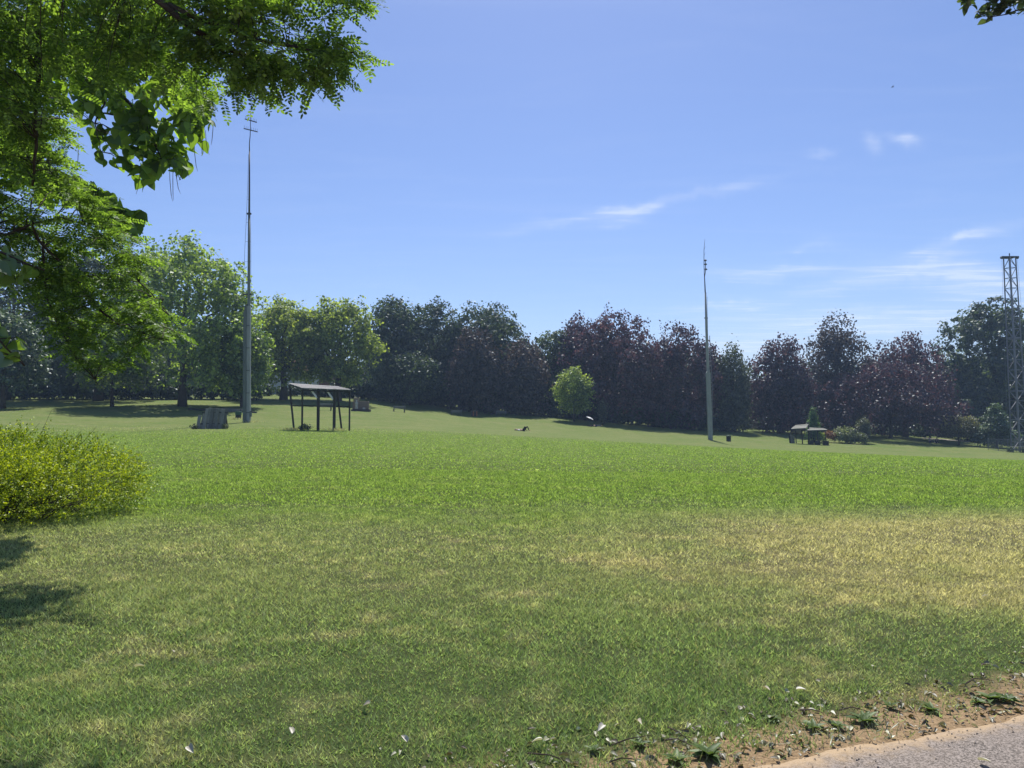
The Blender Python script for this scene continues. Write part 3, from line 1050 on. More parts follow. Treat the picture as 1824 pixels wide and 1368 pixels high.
def scatter_leaves(root, crown, datas, mat, places, n_single, part_name, stuff_name, rng):
    """places: list of (Matrix4). First n_single become own objects (children of crown), the rest one joined mesh."""
    meshes = []
    for i, (v, f) in enumerate(datas):
        me = np_mesh(part_name, v, f)
        me.materials.append(mat)
        meshes.append(me)
    for M in places[:n_single]:
        o = link_mesh(part_name, rng.choice(meshes), None, crown)
        o.matrix_local = M
    rest = places[n_single:]
    if rest:
        V, Fc, base = [], [], 0
        for M in rest:
            v, f = rng.choice(datas)
            A = np.array(M)
            V.append(v @ A[:3, :3].T + A[:3, 3])
            Fc.append(f + base)
            base += len(v)
        me = np_mesh(stuff_name, np.concatenate(V), np.concatenate(Fc))
        o = link_mesh(stuff_name, me, mat, root)
        tag(o, kind='stuff')
    return


def near_tree(name, label, trunk_path, trunk_r, limbs, regions, datas, mat, seed, n_single, leafs_per_twig, leaf_scale=1.0, tilt_up=.9, pods=None, single_first=None, pitch=(-.5, .25)):
    """regions: (polygon in photo px, depth0, depth1, number of twigs)"""
    rng = random.Random(seed)
    base = Vector(trunk_path[0])
    root = empty(name, base, label, 'tree')
    mb = MB()
    n = len(trunk_path)
    mb.tube([Vector(p) - base for p in trunk_path], [trunk_r * (1.3 if i == 0 else 1 - .6 * i / n) for i in range(n)], 10)
    mb.build('trunk', BARK, root, True)
    cb = MB()
    limb_pts = []
    for (path, r0, r1) in limbs:
        pl = lerp_limb(path)
        m = len(pl)
        pl = [p + Vector((rng.gauss(0, .008), rng.gauss(0, .008), rng.gauss(0, .008))) for p in pl]
        cb.tube([p - base for p in pl[::2] + [pl[-1]]], [r0 + (r1 - r0) * i / (len(pl[::2])) for i in range(len(pl[::2]) + 1)], 6)
        limb_pts += pl
    LP = np.array([list(p) for p in limb_pts])
    places = []
    for (poly, d0, d1, cnt) in regions:
        for (x, y) in sample_poly(poly, cnt, rng):
            D = rng.uniform(d0, d1)
            tip = P(x, y, D)
            dd = np.linalg.norm((LP - np.array(tip)) * np.array([1, .6, 1]), axis=1)
            i = int(np.argmin(dd + np.where(dd < .12, .2, 0)))
            a = limb_pts[i]
            L = (tip - a).length
            sag = Vector((rng.gauss(0, .06), rng.gauss(0, .06), .10 * L + .02))
            mid = a.lerp(tip, .5) + sag
            pth = [a, a.lerp(mid, .5) + sag * .25, mid, mid.lerp(tip, .5) + sag * .2, tip]
            r = min(.012, .0028 + .005 * L)
            cb.tube([p - base for p in pth], [r, r * .8, r * .6, r * .45, r * .3], 4, False)
            k = leafs_per_twig
            for q in range(k):
                t = 1 - .62 * (q / k) if L > .35 else 1 - .9 * q / k
                t4 = t * 4
                i0 = min(int(t4), 3)
                pos = pth[i0].lerp(pth[i0 + 1], t4 - i0)
                tw = (pth[i0 + 1] - pth[i0]).normalized()
                az = rng.uniform(0, 2 * math.pi)
                ax = tw * rng.uniform(.2, .9) + Vector((math.cos(az), math.sin(az), rng.uniform(*pitch)))
                nr = Vector((rng.gauss(0, .45), rng.gauss(0, .45), tilt_up))
                M = Matrix.Translation(pos - base) @ basis(ax, nr) @ Matrix.Scale(leaf_scale * rng.uniform(.72, 1.2), 4)
                places.append(M)
    crown = cb.build('crown', TWIG, root, True)
    rng.shuffle(places)
    if single_first is not None:
        places.sort(key=lambda M: single_first(M.translation + base))
    scatter_leaves(root, crown, datas, mat, places, n_single, 'leaf', 'foliage', rng)
    if pods:
        for (x, y, D, L) in pods:
            a = P(x, y - 30, D) - base
            L += .27
            pb = MB()
            cx, cyv = rng.uniform(-.05, .05), rng.uniform(-.04, .04)
            pb.tube([a, a + Vector((cx * .3, cyv * .3, -L * .4)), a + Vector((cx, cyv, -L * .8)), a + Vector((cx * 1.8, cyv * 1.5, -L))], [.003, .0055, .005, .002], 5)
            o = pb.build('seed_pod', M_POD, crown)
    return root


def build_near_trees():
    fronds = [frond_data(s, pr, L) for s, pr, L in ((1, 7, .20), (2, 8, .23), (3, 6, .17))]
    hearts = [heart_data(.12), heart_data(.22, .21, .19), heart_data(.04, .18, .16)]
    small = [heart_data(.12, .085, .06), heart_data(.2, .075, .055)]
    # --- robinia overhanging the upper left
    limbs = [
        ([(-430, -250, 6.2), (-150, -200, 6.2), (120, -70, 6.3), (255, -12, 6.4), (300, 10, 6.4), (330, 45, 6.4), (375, 72, 6.5), (430, 100, 6.5), (500, 128, 6.6), (560, 150, 6.6)], .075, .012),
        ([(300, 10, 6.4), (350, 30, 6.35), (420, 60, 6.3), (470, 72, 6.3), (530, 85, 6.4), (590, 95, 6.5), (635, 92, 6.5)], .022, .006),
        ([(255, -12, 6.4), (350, -40, 6.5), (450, -45, 6.6), (560, -25, 6.6), (640, 0, 6.7)], .03, .006),
        ([(375, 72, 6.5), (420, 115, 6.6), (438, 145, 6.7), (444, 172, 6.7)], .016, .005),
        ([(-430, -250, 6.2), (-120, -120, 6.6), (60, -30, 6.9), (100, 5, 6.9), (150, 50, 6.9), (195, 78, 6.9), (260, 97, 7.0), (305, 90, 7.1)], .05, .008),
        ([(60, -30, 6.9), (66, 60, 7.0), (70, 130, 7.0), (62, 200, 7.1), (66, 250, 7.1), (58, 330, 7.2)], .035, .012),
        ([(-430, -50, 6.2), (-200, 250, 6.7), (-60, 400, 7.1), (0, 424, 7.3), (45, 406, 7.4), (58, 400, 7.4), (75, 440, 7.5), (110, 468, 7.6), (140, 510, 7.8), (172, 548, 7.9), (215, 580, 8.0), (300, 606, 8.2)], .04, .006),
        ([(75, 440, 7.5), (80, 500, 7.6), (95, 560, 7.7), (130, 630, 7.8), (175, 685, 7.9)], .014, .004),
        ([(58, 400, 7.4), (110, 385, 7.5), (160, 405, 7.7), (215, 440, 7.9)], .012, .004),
        ([(110, 468, 7.6), (170, 500, 7.8), (250, 500, 8.0), (300, 560, 8.2)], .010, .004),
    ]
    limbs = [([(x, y, D * (.88 if D < 6.75 else 1.0)) for (x, y, D) in pth], r0 * .9, r1) for (pth, r0, r1) in limbs]
    A1 = [(300, -60), (660, -60), (676, 5), (655, 30), (610, 45), (585, 15), (520, 10), (505, 40), (470, 35), (480, 62), (510, 60), (545, 60), (590, 58), (620, 88), (668, 85), (672, 105), (640, 128), (600, 150), (575, 140), (540, 165), (505, 155), (490, 178), (458, 180), (432, 158), (400, 125), (370, 130), (350, 110), (310, 60)]
    B1 = [(-250, -80), (300, -80), (330, 60), (360, 130), (385, 200), (340, 200), (270, 160), (210, 150), (150, 170), (110, 190), (-60, 200), (-250, 150)]
    C1 = [(-150, 210), (60, 215), (120, 225), (128, 250), (140, 310), (230, 385), (235, 430), (245, 520), (300, 560), (325, 600), (255, 610), (240, 640), (190, 690), (150, 660), (100, 620), (60, 540), (0, 500), (-150, 480)]
    near_tree('robinia_tree', 'feathery-leaved robinia hanging in from the upper left, near the camera',
              [(-7.0, 6.2, -.1), (-6.95, 6.2, 1.2), (-6.9, 6.2, 2.5), (-6.75, 6.2, 4.0), (-6.27, 6.2, 6.2)], .22, limbs,
              [(A1, 5.3, 6.05, 150), (B1, 5.6, 7.6, 370), (C1, 7.1, 8.6, 420)],
              fronds, M_ROB, 7, 300, 8, single_first=lambda p: (0 if p.x > -3.1 and p.z > 3.2 else 1))
    # --- catalpa a little farther
    limbs = [
        ([(-260, -60, 11.5), (0, 20, 12), (120, 80, 12.2), (200, 150, 12.4), (260, 220, 12.5), (290, 290, 12.6)], .07, .01),
        ([(120, 80, 12.2), (230, 90, 12.4), (310, 140, 12.6), (355, 200, 12.6)], .04, .008),
        ([(-260, 60, 11.5), (-40, 220, 12), (60, 280, 12.2), (130, 320, 12.4), (190, 360, 12.5), (240, 395, 12.5)], .06, .008),
        ([(200, 150, 12.4), (170, 220, 12.4), (180, 270, 12.3)], .02, .006),
    ]
    K1 = [(-30, 30), (230, 60), (330, 110), (378, 170), (376, 240), (345, 290), (300, 330), (280, 342), (235, 322), (190, 290), (160, 245), (130, 205), (60, 190), (-30, 180)]
    K2 = [(-60, 205), (90, 255), (135, 300), (190, 345), (258, 385), (240, 425), (190, 400), (120, 370), (40, 340), (-60, 330)]
    near_tree('catalpa_tree', 'big-leaved catalpa with thin hanging pods behind the feathery robinia',
              [(-11.5, 12.4, -.1), (-11.5, 12.4, 2), (-11.4, 12.3, 4.5), (-11.2, 12.2, 8.2)], .28, limbs,
              [(K1, 11.6, 13.8, 330), (K2, 11.7, 13.2, 130)],
              hearts, M_CAT, 17, 290, 5, leaf_scale=1.05, tilt_up=.55, pitch=(-1.1, .0),
              pods=[(302, 325, 12.4, .33), (308, 330, 12.5, .28), (313, 326, 12.4, .2), (250, 325, 12.3, .22), (346, 285, 12.5, .2), (361, 250, 12.5, .24), (380, 245, 12.6, .16), (366, 262, 12.5, .15), (140, 285, 12.4, .2), (330, 305, 12.5, .2)],
              single_first=lambda p: -p.x)
    # --- linden branch at the left edge
    limbs = [
        ([(-500, 300, 4.6), (-200, 400, 4.8), (-60, 440, 5.0), (0, 452, 5.1), (50, 470, 5.2), (75, 480, 5.2)], .03, .005),
        ([(-200, 400, 4.8), (-80, 540, 5.0), (-20, 590, 5.1), (20, 630, 5.2), (40, 652, 5.2)], .014, .004),
    ]
    N1 = [(-80, 425), (20, 435), (80, 455), (70, 480), (40, 500), (-80, 510)]
    N2 = [(-80, 560), (-10, 575), (18, 600), (38, 640), (34, 658), (-10, 660), (-80, 640)]
    near_tree('linden_tree', 'broad bright leaves of a linden reaching in at the left edge',
              [(-4.95, 4.6, -.1), (-4.95, 4.6, 1.2), (-4.9, 4.6, 2.4), (-4.85, 4.6, 4.2)], .14, limbs,
              [(N1, 4.9, 5.4, 12), (N2, 4.9, 5.4, 12)],
              [heart_data(.12, .11, .10), heart_data(.2, .12, .11)], M_LINDEN, 27, 200, 4, tilt_up=.6, pitch=(-.9, .1))
    # --- branch tip in the upper right corner
    limbs = [
        ([(2350, -420, 8.5), (2100, -200, 8.3), (1950, -60, 8.1), (1880, -15, 8.0), (1820, -5, 8.0), (1760, -10, 8.0), (1715, 2, 8.0)], .05, .006),
        ([(1880, -15, 8.0), (1830, 15, 8.0), (1780, 28, 8.0), (1755, 36, 8.0)], .012, .004),
    ]
    R1 = [(1700, -40), (1850, -40), (1850, 20), (1815, 26), (1790, 22), (1770, 35), (1748, 40), (1756, 24), (1738, 14), (1712, 20), (1702, 4)]
    near_tree('overhead_tree', 'small-leaved twig tips of a tree in the upper right corner',
              [(9.5, 8.6, -.1), (9.4, 8.6, 2.2), (9.2, 8.5, 4.4), (8.9, 8.4, 8.0)], .2, limbs,
              [(R1, 7.8, 8.4, 60)], small, M_OAKL, 37, 280, 7, tilt_up=.7)


# ------------------------------------------------------------------ golden bush
def build_bush():
    rng = np.random.default_rng(12)
    cx, cyy = -9.3, 12.3
    root = empty('golden_bush', (cx, cyy, 0), 'low mounded yellow-green bush at the left edge of the lawn', 'bush')
    mat = leaf_mat('golden_bush_leaf', (0.110, 0.180, 0.012), (0.30, 0.375, 0.022), .44, (1.25, 1.25, .45), gloss=.03)
    blobs = [(0, 0, .55, 2.2, 1.9, .95), (1.5, .3, .45, 1.75, 1.4, .85), (2.2, -.3, .4, 1.15, 1.1, .78), (1.0, -1.5, .4, 1.9, 1.4, .92), (.6, -2.3, .3, 1.6, 1.1, .85),
             (-2, 0, .5, 2.2, 2.2, .95), (-1.2, -1.9, .4, 2.2, 1.5, .95), (2.0, -1.0, .28, 1.25, .95, .72)]
    B = np.array(blobs)
    n = 7600
    bi = rng.choice(len(B), n, p=(B[:, 3] * B[:, 4]) / (B[:, 3] * B[:, 4]).sum())
    d = unit(rng.normal(0, 1, (n, 3)) * np.array([1, 1, .8]) + np.array([0, 0, .3]))
    rad = rng.uniform(.55, 1.0, n) ** .7
    s0 = B[bi, :3] + d * B[bi, 3:6] * rad[:, None] * .88
    keep = s0[:, 2] > .05
    s0, d = s0[keep], d[keep]
    n = len(s0)
    dirn = unit(d * np.array([1, 1, .75]) + rng.normal(0, .35, (n, 3)) + np.array([0, 0, .45]))
    L = rng.uniform(.16, .40, n)
    # a few long arching shoots at the top
    longs = (s0[:, 2] > 1.0) & (rng.random(n) < .06)
    L[longs] *= 1.8
    k = 24
    t = (np.arange(k) + .5) / k
    pos = s0[:, None, :] + dirn[:, None, :] * (L[:, None] * t)[:, :, None]
    pos[:, :, 2] -= .22 * (L[:, None] * t ** 2)
    pos = pos.reshape(-1, 3) + rng.normal(0, .009, (n * k, 3))
    ax = np.repeat(dirn, k, 0) * .6 + rng.normal(0, .7, (n * k, 3))
    nr = rng.normal(0, .5, (n * k, 3)) + np.array([0, 0, .9])
    sz = rng.uniform(.026, .044, n * k)
    ok = pos[:, 2] > .02
    v, f = rhombs(pos[ok], ax[ok], nr[ok], sz[ok], sz[ok] * .62, .1)
    o = link_mesh('foliage', np_mesh('foliage', v, f), mat, root)
    tag(o, kind='stuff')
    mb = MB()
    r2 = random.Random(4)
    for i in range(0, n, 14):
        a = Vector(s0[i]); b = a + Vector(dirn[i]) * float(L[i])
        g = Vector((a.x * .72, a.y * .72 - .2, -.05))
        mb.tube([g, g.lerp(a, .6) + Vector((0, 0, .1)), a, b], [.009, .006, .004, .0015], 4, False)
    mb.build('stem', TWIG, root)
    # darker neighbour poking in at the left edge
    me, LC, LR = crown_mesh('foliage', 77, 1.0, .9, .05, 1.62, 'dome', 9000, .05, lobes=10, lobe_r=.55, clump=(.13, .13, .13), clumps_per=60)
    r = empty('dark_shrub', (-10.6, 14.3, 0), 'darker green shrub behind the golden bush at the very left', 'shrub')
    link_mesh('foliage', me, leaf_mat('dark_shrub_leaf', (.04, .07, .02), (.08, .12, .03), .4), r)
    mb = MB()
    for a in range(5):
        mb.tube([(0, 0, -.05), (.25 * math.cos(a * 1.3), .25 * math.sin(a * 1.3), .6), (.5 * math.cos(a * 1.3), .5 * math.sin(a * 1.3), 1.2)], [.02, .014, .006], 5)
    mb.build('stem', TWIG, r)


# ------------------------------------------------------------------ masts, tower, shelters, furniture
def build_tall_mast():
    D = 64.0
    g = ground_at(439, D)
    s = D / F
    root = empty('shooting_mast', g, 'tallest thin mast with crossbar perches, standing beside the plank screen', 'mast')

    def L(x, y, dy=0.0):
        p = P(x, y, D) - g
        return Vector((p.x, dy, p.z))
    b = g.z
    # lower trestle: two upright beams side by side
    mb = MB()
    a, t = L(436.3, 753), L(437.4, 556)
    w = 5.6 * s
    mb.beam(a - Vector((0, 0, .3)), t, w, .34)
    tl = L(435.0, 556); tr = L(440.4, 556)
    top = L(439.6, 541)
    mb.add([tl + Vector((0, -.165, 0)), tr + Vector((0, -.165, 0)), top + Vector((0, -.165, 0)), tl + Vector((0, .165, 0)), tr + Vector((0, .165, 0)), top + Vector((0, .165, 0))],
           [(0, 1, 2), (5, 4, 3), (0, 2, 5, 3), (1, 4, 5, 2)])
    mb.build('housing', MAST_GREEN, root)
    MB().beam(L(442.6, 753, .05) - Vector((0, 0, .3)), L(442.9, 545, .05), 6.0 * s, .30).build('post', MAST_PALE, root)
    # upper mast in tapering sections
    MB().tube([L(442, 700, .12), L(442.3, 540, .12), L(442.6, 470, .12), L(443, 380, .12)], [.13, .13, .115, .10], 8).build('mast_section', MAST_GREEN, root, True)
    MB().tube([L(443, 392, .12), L(443.3, 330, .12), L(443.6, 268, .12)], [.088, .072, .05], 8).build('mast_section', MAST_DARK, root, True)
    MB().tube([L(443.6, 272, .12), L(443.4, 255, .12), L(444.8, 240, .12), L(445.2, 226, .12), L(445.8, 196, .12)], [.05, .042, .036, .032, .026], 6).build('rod', MAST_DARK, root, True)
    for (x0, x1, y) in ((433.5, 458, 231), (435.5, 456.5, 214)):
        bar = MB().beam(L(x0, y - 3, .12), L(x1, y + 3, .12), .09, .07).build('crossbar', MAST_DARK, root)
        n = 8
        for i in range(n):
            x = x0 + .8 + (x1 - x0 - 1.6) * i / (n - 1)
            yy = y - 3 + 6 * i / (n - 1)
            if abs(x - 445) < 1.4:
                continue
            MB().tube([L(x, yy, .12), L(x, yy - 5.5, .12)], .014, 4).build('perch_pin', MAST_DARK, bar)
    for (x0, x1, y, h) in ((432.6, 447.5, 524, .12), (439.2, 446.6, 380, .14)):
        MB().beam(L(x0, y, .12), L(x1, y, .12), .16, h).build('bracket', MAST_DARK, root)
    MB().tube([L(433.2, 545), L(433.2, 524), L(436.2, 440), L(439.2, 380), L(441.6, 320), L(442.6, 275)], .018, 4).build('hoist_cable', MAST_DARK, root)
    MB().tube([L(447.2, 545), L(447.2, 524), L(446.8, 440), L(445.6, 380)], .016, 4).build('hoist_cable', MAST_DARK, root)
    for y in (503, 466, 430, 396, 355):
        f = (524 - y) / (524 - 275)
        MB().tube([L(433.4 + 9.0 * f, y, .05), L(447 - 1.6 * (524 - y) / 144 if y > 380 else 443.4, y, .05)], .014, 4).build('spacer', MAST_DARK, root)
    cl = MB().box(L(446.6, 737), (.14, .22, .5)).build('winch_box', MAST_GREEN, root)
    MB().tube([L(446.5, 733), L(449.5, 732)], .05, 6).build('winch_handle', MAST_DARK, cl)
    for y in (735, 700, 660, 620, 580):
        MB().box(L(439.4, y, .02), (.58, .36, .05)).build('strap', MAST_DARK, root)


def build_short_mast():
    D = 100.0
    g = ground_at(1265, D)
    s = D / F
    root = empty('shooting_mast', g, 'shorter pale-footed mast with bent tip before the copper beeches', 'mast')

    def L(x, y, dy=0.0):
        p = P(x, y, D) - g
        return Vector((p.x, dy, p.z))
    MB().beam(L(1265.5, 784) - Vector((0, 0, .3)), L(1261.2, 664), 7.2 * s, .45).build('housing', MAST_PALE, root)
    mb = MB()
    lo, hi = L(1258.0, 664), L(1264.4, 664)
    tp = L(1262.5, 655)
    mb.add([lo + Vector((0, -.22, 0)), hi + Vector((0, -.22, 0)), tp + Vector((0, -.22, 0)), lo + Vector((0, .22, 0)), hi + Vector((0, .22, 0)), tp + Vector((0, .22, 0))],
           [(0, 1, 2), (5, 4, 3), (0, 2, 5, 3), (1, 4, 5, 2)])
    mb.build('housing_cap', MAST_PALE, root)
    MB().tube([L(1264.5, 700, .32), L(1261.5, 640, .32), L(1259.3, 580, .32), L(1257.6, 520, .32)], [.2, .2, .17, .12], 8).build('mast_section', MAST_PALE, root, True)
    MB().tube([L(1257.7, 530, .32), L(1256.4, 500, .32), L(1255.8, 490, .32)], [.1, .07, .06], 8).build('mast_section', MAST_DARK, root, True)
    MB().tube([L(1255.9, 494, .32), L(1257.6, 484, .32), L(1257.8, 476, .32), L(1257.3, 462, .32)], .05, 6).build('rod', MAST_DARK, root, True)
    MB().tube([L(1255.8, 490, .32), L(1255.0, 470, .32), L(1255.0, 446, .32), L(1255.4, 438, .32), L(1256.8, 425, .32)], [.05, .045, .035, .03, .018], 6).build('whip', MAST_DARK, root, True)
    for (x, y) in ((1258.6, 479), (1258.0, 470), (1257.6, 463)):
        k = MB().lathe([(.03, -.12), (.16, -.08), (.2, 0), (.14, .1), (.03, .14)], 8, L(x, y, .32)).build('target_bird', MAST_DARK, root, True)
    for (x, y) in ((1257.4, 452), (1257.6, 441)):
        MB().tube([L(1255.1, y + 3, .32), L(x, y - 3, .32)], .022, 4).build('perch_pin', MAST_DARK, root)
    # ladder on the right
    MB().tube([L(1269.6, 772), L(1268.6, 690), L(1266.2, 640), L(1264, 598)], .045, 5).build('ladder_rail', STEEL, root)
    MB().tube([L(1267.3, 772, .35), L(1266.4, 690, .35), L(1264.0, 640, .35), L(1262, 598, .35)], .035, 5).build('ladder_rail', STEEL, root)
    for i in range(22):
        y = 765 - i * 7.6
        t = (772 - y) / (772 - 598)
        xr = 1269.6 - (1.0 * min(1, t / .47) + 4.6 * max(0, t - .47) / .53)
        MB().tube([L(xr, y), L(xr - 2.2, y, .35)], .026, 4).build('ladder_rung', STEEL, root)
    for (x, y) in ((1266, 655), (1263.8, 648), (1258.9, 566)):
        MB().beam(L(x - 3.2, y, .3), L(x + 3.0, y, .3), .12, .14).build('bracket', MAST_DARK, root)
    MB().tube([L(1261, 598, .1), L(1260.6, 560, .1), L(1260.0, 528, .1)], .018, 4).build('hoist_cable', MAST_DARK, root)


def build_tower():
    D = 102.0
    g = ground_at(1814, D)
    root = empty('lattice_tower', g, 'tall steel lattice tower with flat head at the right edge', 'tower')
    p = P(1814, 459, D)
    H = p.z - g.z
    wb, wt = 1.35, 0.98

    def c(k, z):
        w = (wb + (wt - wb) * z / H) * .5
        sx, sy = ((-1, -1), (1, -1), (1, 1), (-1, 1))[k]
        a = math.radians(14)
        x, y = sx * w, sy * w
        return Vector((x * math.cos(a) - y * math.sin(a) - .66 * z / H, x * math.sin(a) + y * math.cos(a), z))
    for k in range(4):
        MB().beam(c(k, -.2), c(k, H), .12, .12).build('leg', STEEL, root)
    n = 19
    for i in range(n):
        z0, z1 = H * i / n, H * (i + 1) / n
        for k in range(4):
            k2 = (k + 1) % 4
            MB().beam(c(k, z1 - .03), c(k2, z1 - .03), .06, .06).build('strut', STEEL, root)
            a, b = (c(k, z0), c(k2, z1)) if (i + k) % 2 else (c(k2, z0), c(k, z1))
            MB().beam(a, b, .06, .05).build('brace', STEEL, root)
    for z in (H * .585, H * .31, H * .165):
        for k in range(4):
            MB().beam(c(k, z), c((k + 1) % 4, z), .13, .11).build('collar', STEEL, root)
    MB().box((-.66, 0, H + .10), (2.3, .5, .16)).build('head_beam', MAST_DARK, root)
    MB().box((-.66, 0, H + .0), (1.3, 1.3, .07)).build('head_plate', MAST_DARK, root)
    MB().tube([(-.66, 0, H + .1), (-.66, 0, H + .62)], .07, 6).build('head_spike', MAST_DARK, root)
    for sx in (-1, 1):
        MB().lathe([(.04, -.2), (.2, -.14), (.22, .02), (.06, .14)], 8, (sx * 1.06 - .66, 0, H + .02)).build('pulley', MAST_DARK, root, True)
        MB().tube([(sx * 1.06 - .66, 0, H - .1), (sx * 1.35 - .4, 0, H * .62), (sx * 1.5, 0, .3)], .012, 4).build('hoist_cable', STEEL, root)
    MB().beam((0.6, 0, H * .43), (2.2, -.1, H * .47), .10, .10).build('bracket_arm', STEEL, root)
    MB().beam((-.75, -.9, .55), (1.1, -.9, .55), .08, .08).build('base_rail', STEEL, root)
    # wire cage behind and a low rack at the foot
    cage = empty('wire_cage', g + Vector((0, 1.6, 0)), 'low wire mesh cage round the lattice tower foot', 'fence')
    W = 1.9
    for (x, y) in ((-W, 0), (-W * .33, 0), (W * .33, 0), (W, 0), (-W, 2.2), (W, 2.2)):
        MB().tube([(x, y, -.15), (x, y, 1.75)], .04, 6).build('post', STEEL, cage)
    for z in (.1, 1.7):
        MB().beam((-W, 0, z), (W, 0, z), .05, .05).build('rail', STEEL, cage)
        for sx in (-1, 1):
            MB().beam((sx * W, .03, z), (sx * W, 2.2, z), .05, .05).build('rail', STEEL, cage)
    mb = MB()
    for i in range(31):
        x = -W + 2 * W * i / 30
        mb.box((x, 0, .9), (.014, .014, 1.55))
    for i in range(14):
        mb.box((0, .012, .15 + i * .115), (2 * W, .012, .014))
    for sx in (-1, 1):
        for i in range(16):
            mb.box((sx * W, .1 + i * .13, .9), (.014, .014, 1.55))
    tag(mb.build('wire_mesh', STEEL, cage), kind='stuff')
    box = empty('timber_rack', g + Vector((-1.15, -1.3, 0)), 'low weathered timber rack leaning by the lattice tower foot', 'rack')
    for (x, y) in ((-.8, -.25), (.8, -.25), (-.8, .25), (.8, .25)):
        MB().box((x, y, .32), (.1, .1, .78)).build('leg', GREY_WOOD, box)
    for i in range(3):
        MB().box((0, -.2 + i * .2, .76), (1.9, .16, .06)).build('board', GREY_WOOD, box)
    for i, (dx, dy, sc) in enumerate(((-2.3, -1.4, 1.0), (-.7, -1.9, .7), (.3, -1.8, .6))):
        me, _, _ = crown_mesh('foliage', 400 + i, .45 * sc, .4, .0, .75 * sc, 'dome', 420, .12, lobes=5, lobe_r=.8, clump=(.14, .14, .14), clumps_per=12)
        q = ground_at(1814, D) + Vector((dx, dy, 0))
        q.z = G1(q.x, q.y)
        r = empty('weed_tuft', q, ['leafy weed tuft left of the timber rack by the tower', 'weed tuft just before the timber rack by the tower', 'small weed tuft at the front of the lattice tower'][i], 'weed')
        link_mesh('foliage', me, M_DARK, r)
        MB().tube([(0, 0, -.02), (.02, 0, .3)], .012, 4).build('stem', TWIG, r)


def build_screen():
    D = 53.0
    s = D / F
    g = ground_at(375, D)
    root = empty('plank_screen', g, 'leaning screen of upright grey planks on the left lawn', 'screen')
    rng = random.Random(8)
    # plank: bottom x, top x, top y
    pl = [(351.5, 353.2, 739), (356.5, 361.5, 735), (362.0, 366.6, 727), (367.5, 371.0, 727), (373.0, 376.2, 727.5), (378.2, 381.8, 727), (383.5, 386.0, 727), (388.6, 391.2, 727.5), (393.2, 395.6, 728), (397.2, 399.4, 728)]
    for i, (xb, xt, yt) in enumerate(pl):
        p0 = P(xb, 765, D) - g; p1 = P(xt, yt, D) - g
        a = Vector((p0.x, .0 + .07 * (i % 2), -.12)); b = Vector((p1.x, .28 + .07 * (i % 2), p1.z + rng.uniform(-.03, .03)))
        w = (5.8 if i not in (3, 6) else 5.2) * s * rng.uniform(.95, 1.05)
        mb = MB()
        d = (b - a).normalized()
        mb.beam(a, b, w, .045, up=(0, -1, 0))
        mb.build('plank', GREY_WOOD, root, bevel=.008)
    for z in (.35, 1.15):
        x0, x1 = P(352, 765, D).x - g.x, P(400, 765, D).x - g.x
        sh = z * .16
        MB().beam((x0 + sh, .10 + z * .18, z), (x1 + sh * .6, .10 + z * .18, z), .07, .09).build('rail', DARK_WOOD, root)
    for x in (-.7, .72):
        MB().beam((x + .2, .36, 1.25), (x + .1, 1.15, -.1), .09, .09).build('prop', DARK_WOOD, root)
    # weeds at the foot
    for i, (px, dd, sc) in enumerate(((347, -.35, .55), (402, -.2, .8))):
        me, _, _ = crown_mesh('foliage', 420 + i, .3, .2, .0, .34, 'dome', 260, .09, lobes=5, lobe_r=.8, clump=(.1, .1, .1), clumps_per=10)
        q = ground_at(px, D + dd)
        r = empty('weed_tuft', q, ['dark weeds at the left foot of the plank screen', 'pale weeds at the right foot of the plank screen'][i], 'weed')
        link_mesh('foliage', me, M_DARK if i == 0 else M_BED, r)
        MB().tube([(0, 0, -.02), (.02, 0, .2)], .008, 4).build('stem', TWIG, r)
    # low beams lying behind
    D2 = 82.0
    for i, (x0, x1, y0, h, lab) in enumerate(((395, 434, 726, .36, 'thick grey beam lying behind the plank screen, nearer the mast'), (336, 392, 725.5, .2, 'thin dark beam lying on the grass left of the thick one'), (446, 457, 728, .16, 'short dark beam end just right of the tallest mast'))):
        gg = ground_at((x0 + x1) / 2, D2)
        zz = G1(gg.x, gg.y)
        hw = (x1 - x0) / F * D2 / 2
        za, zb = G1(gg.x - hw, D2) - zz, G1(gg.x + hw, D2) - zz
        r = empty('timber_beam', gg, lab, 'beam', 'beams lying at the edge of the lawn')
        MB().beam((-hw, 0, za + h * .5), (hw, 0, zb + h * .5), .3, h).build('beam', DARK_WOOD if i else GREY_WOOD, r, bevel=.02)
        for e in (-.8, .8):
            MB().box((e * hw, 0, h * .5 + (za if e < 0 else zb) * .8), (.16, .36, h * .9)).build('iron_band', MAST_DARK, r)


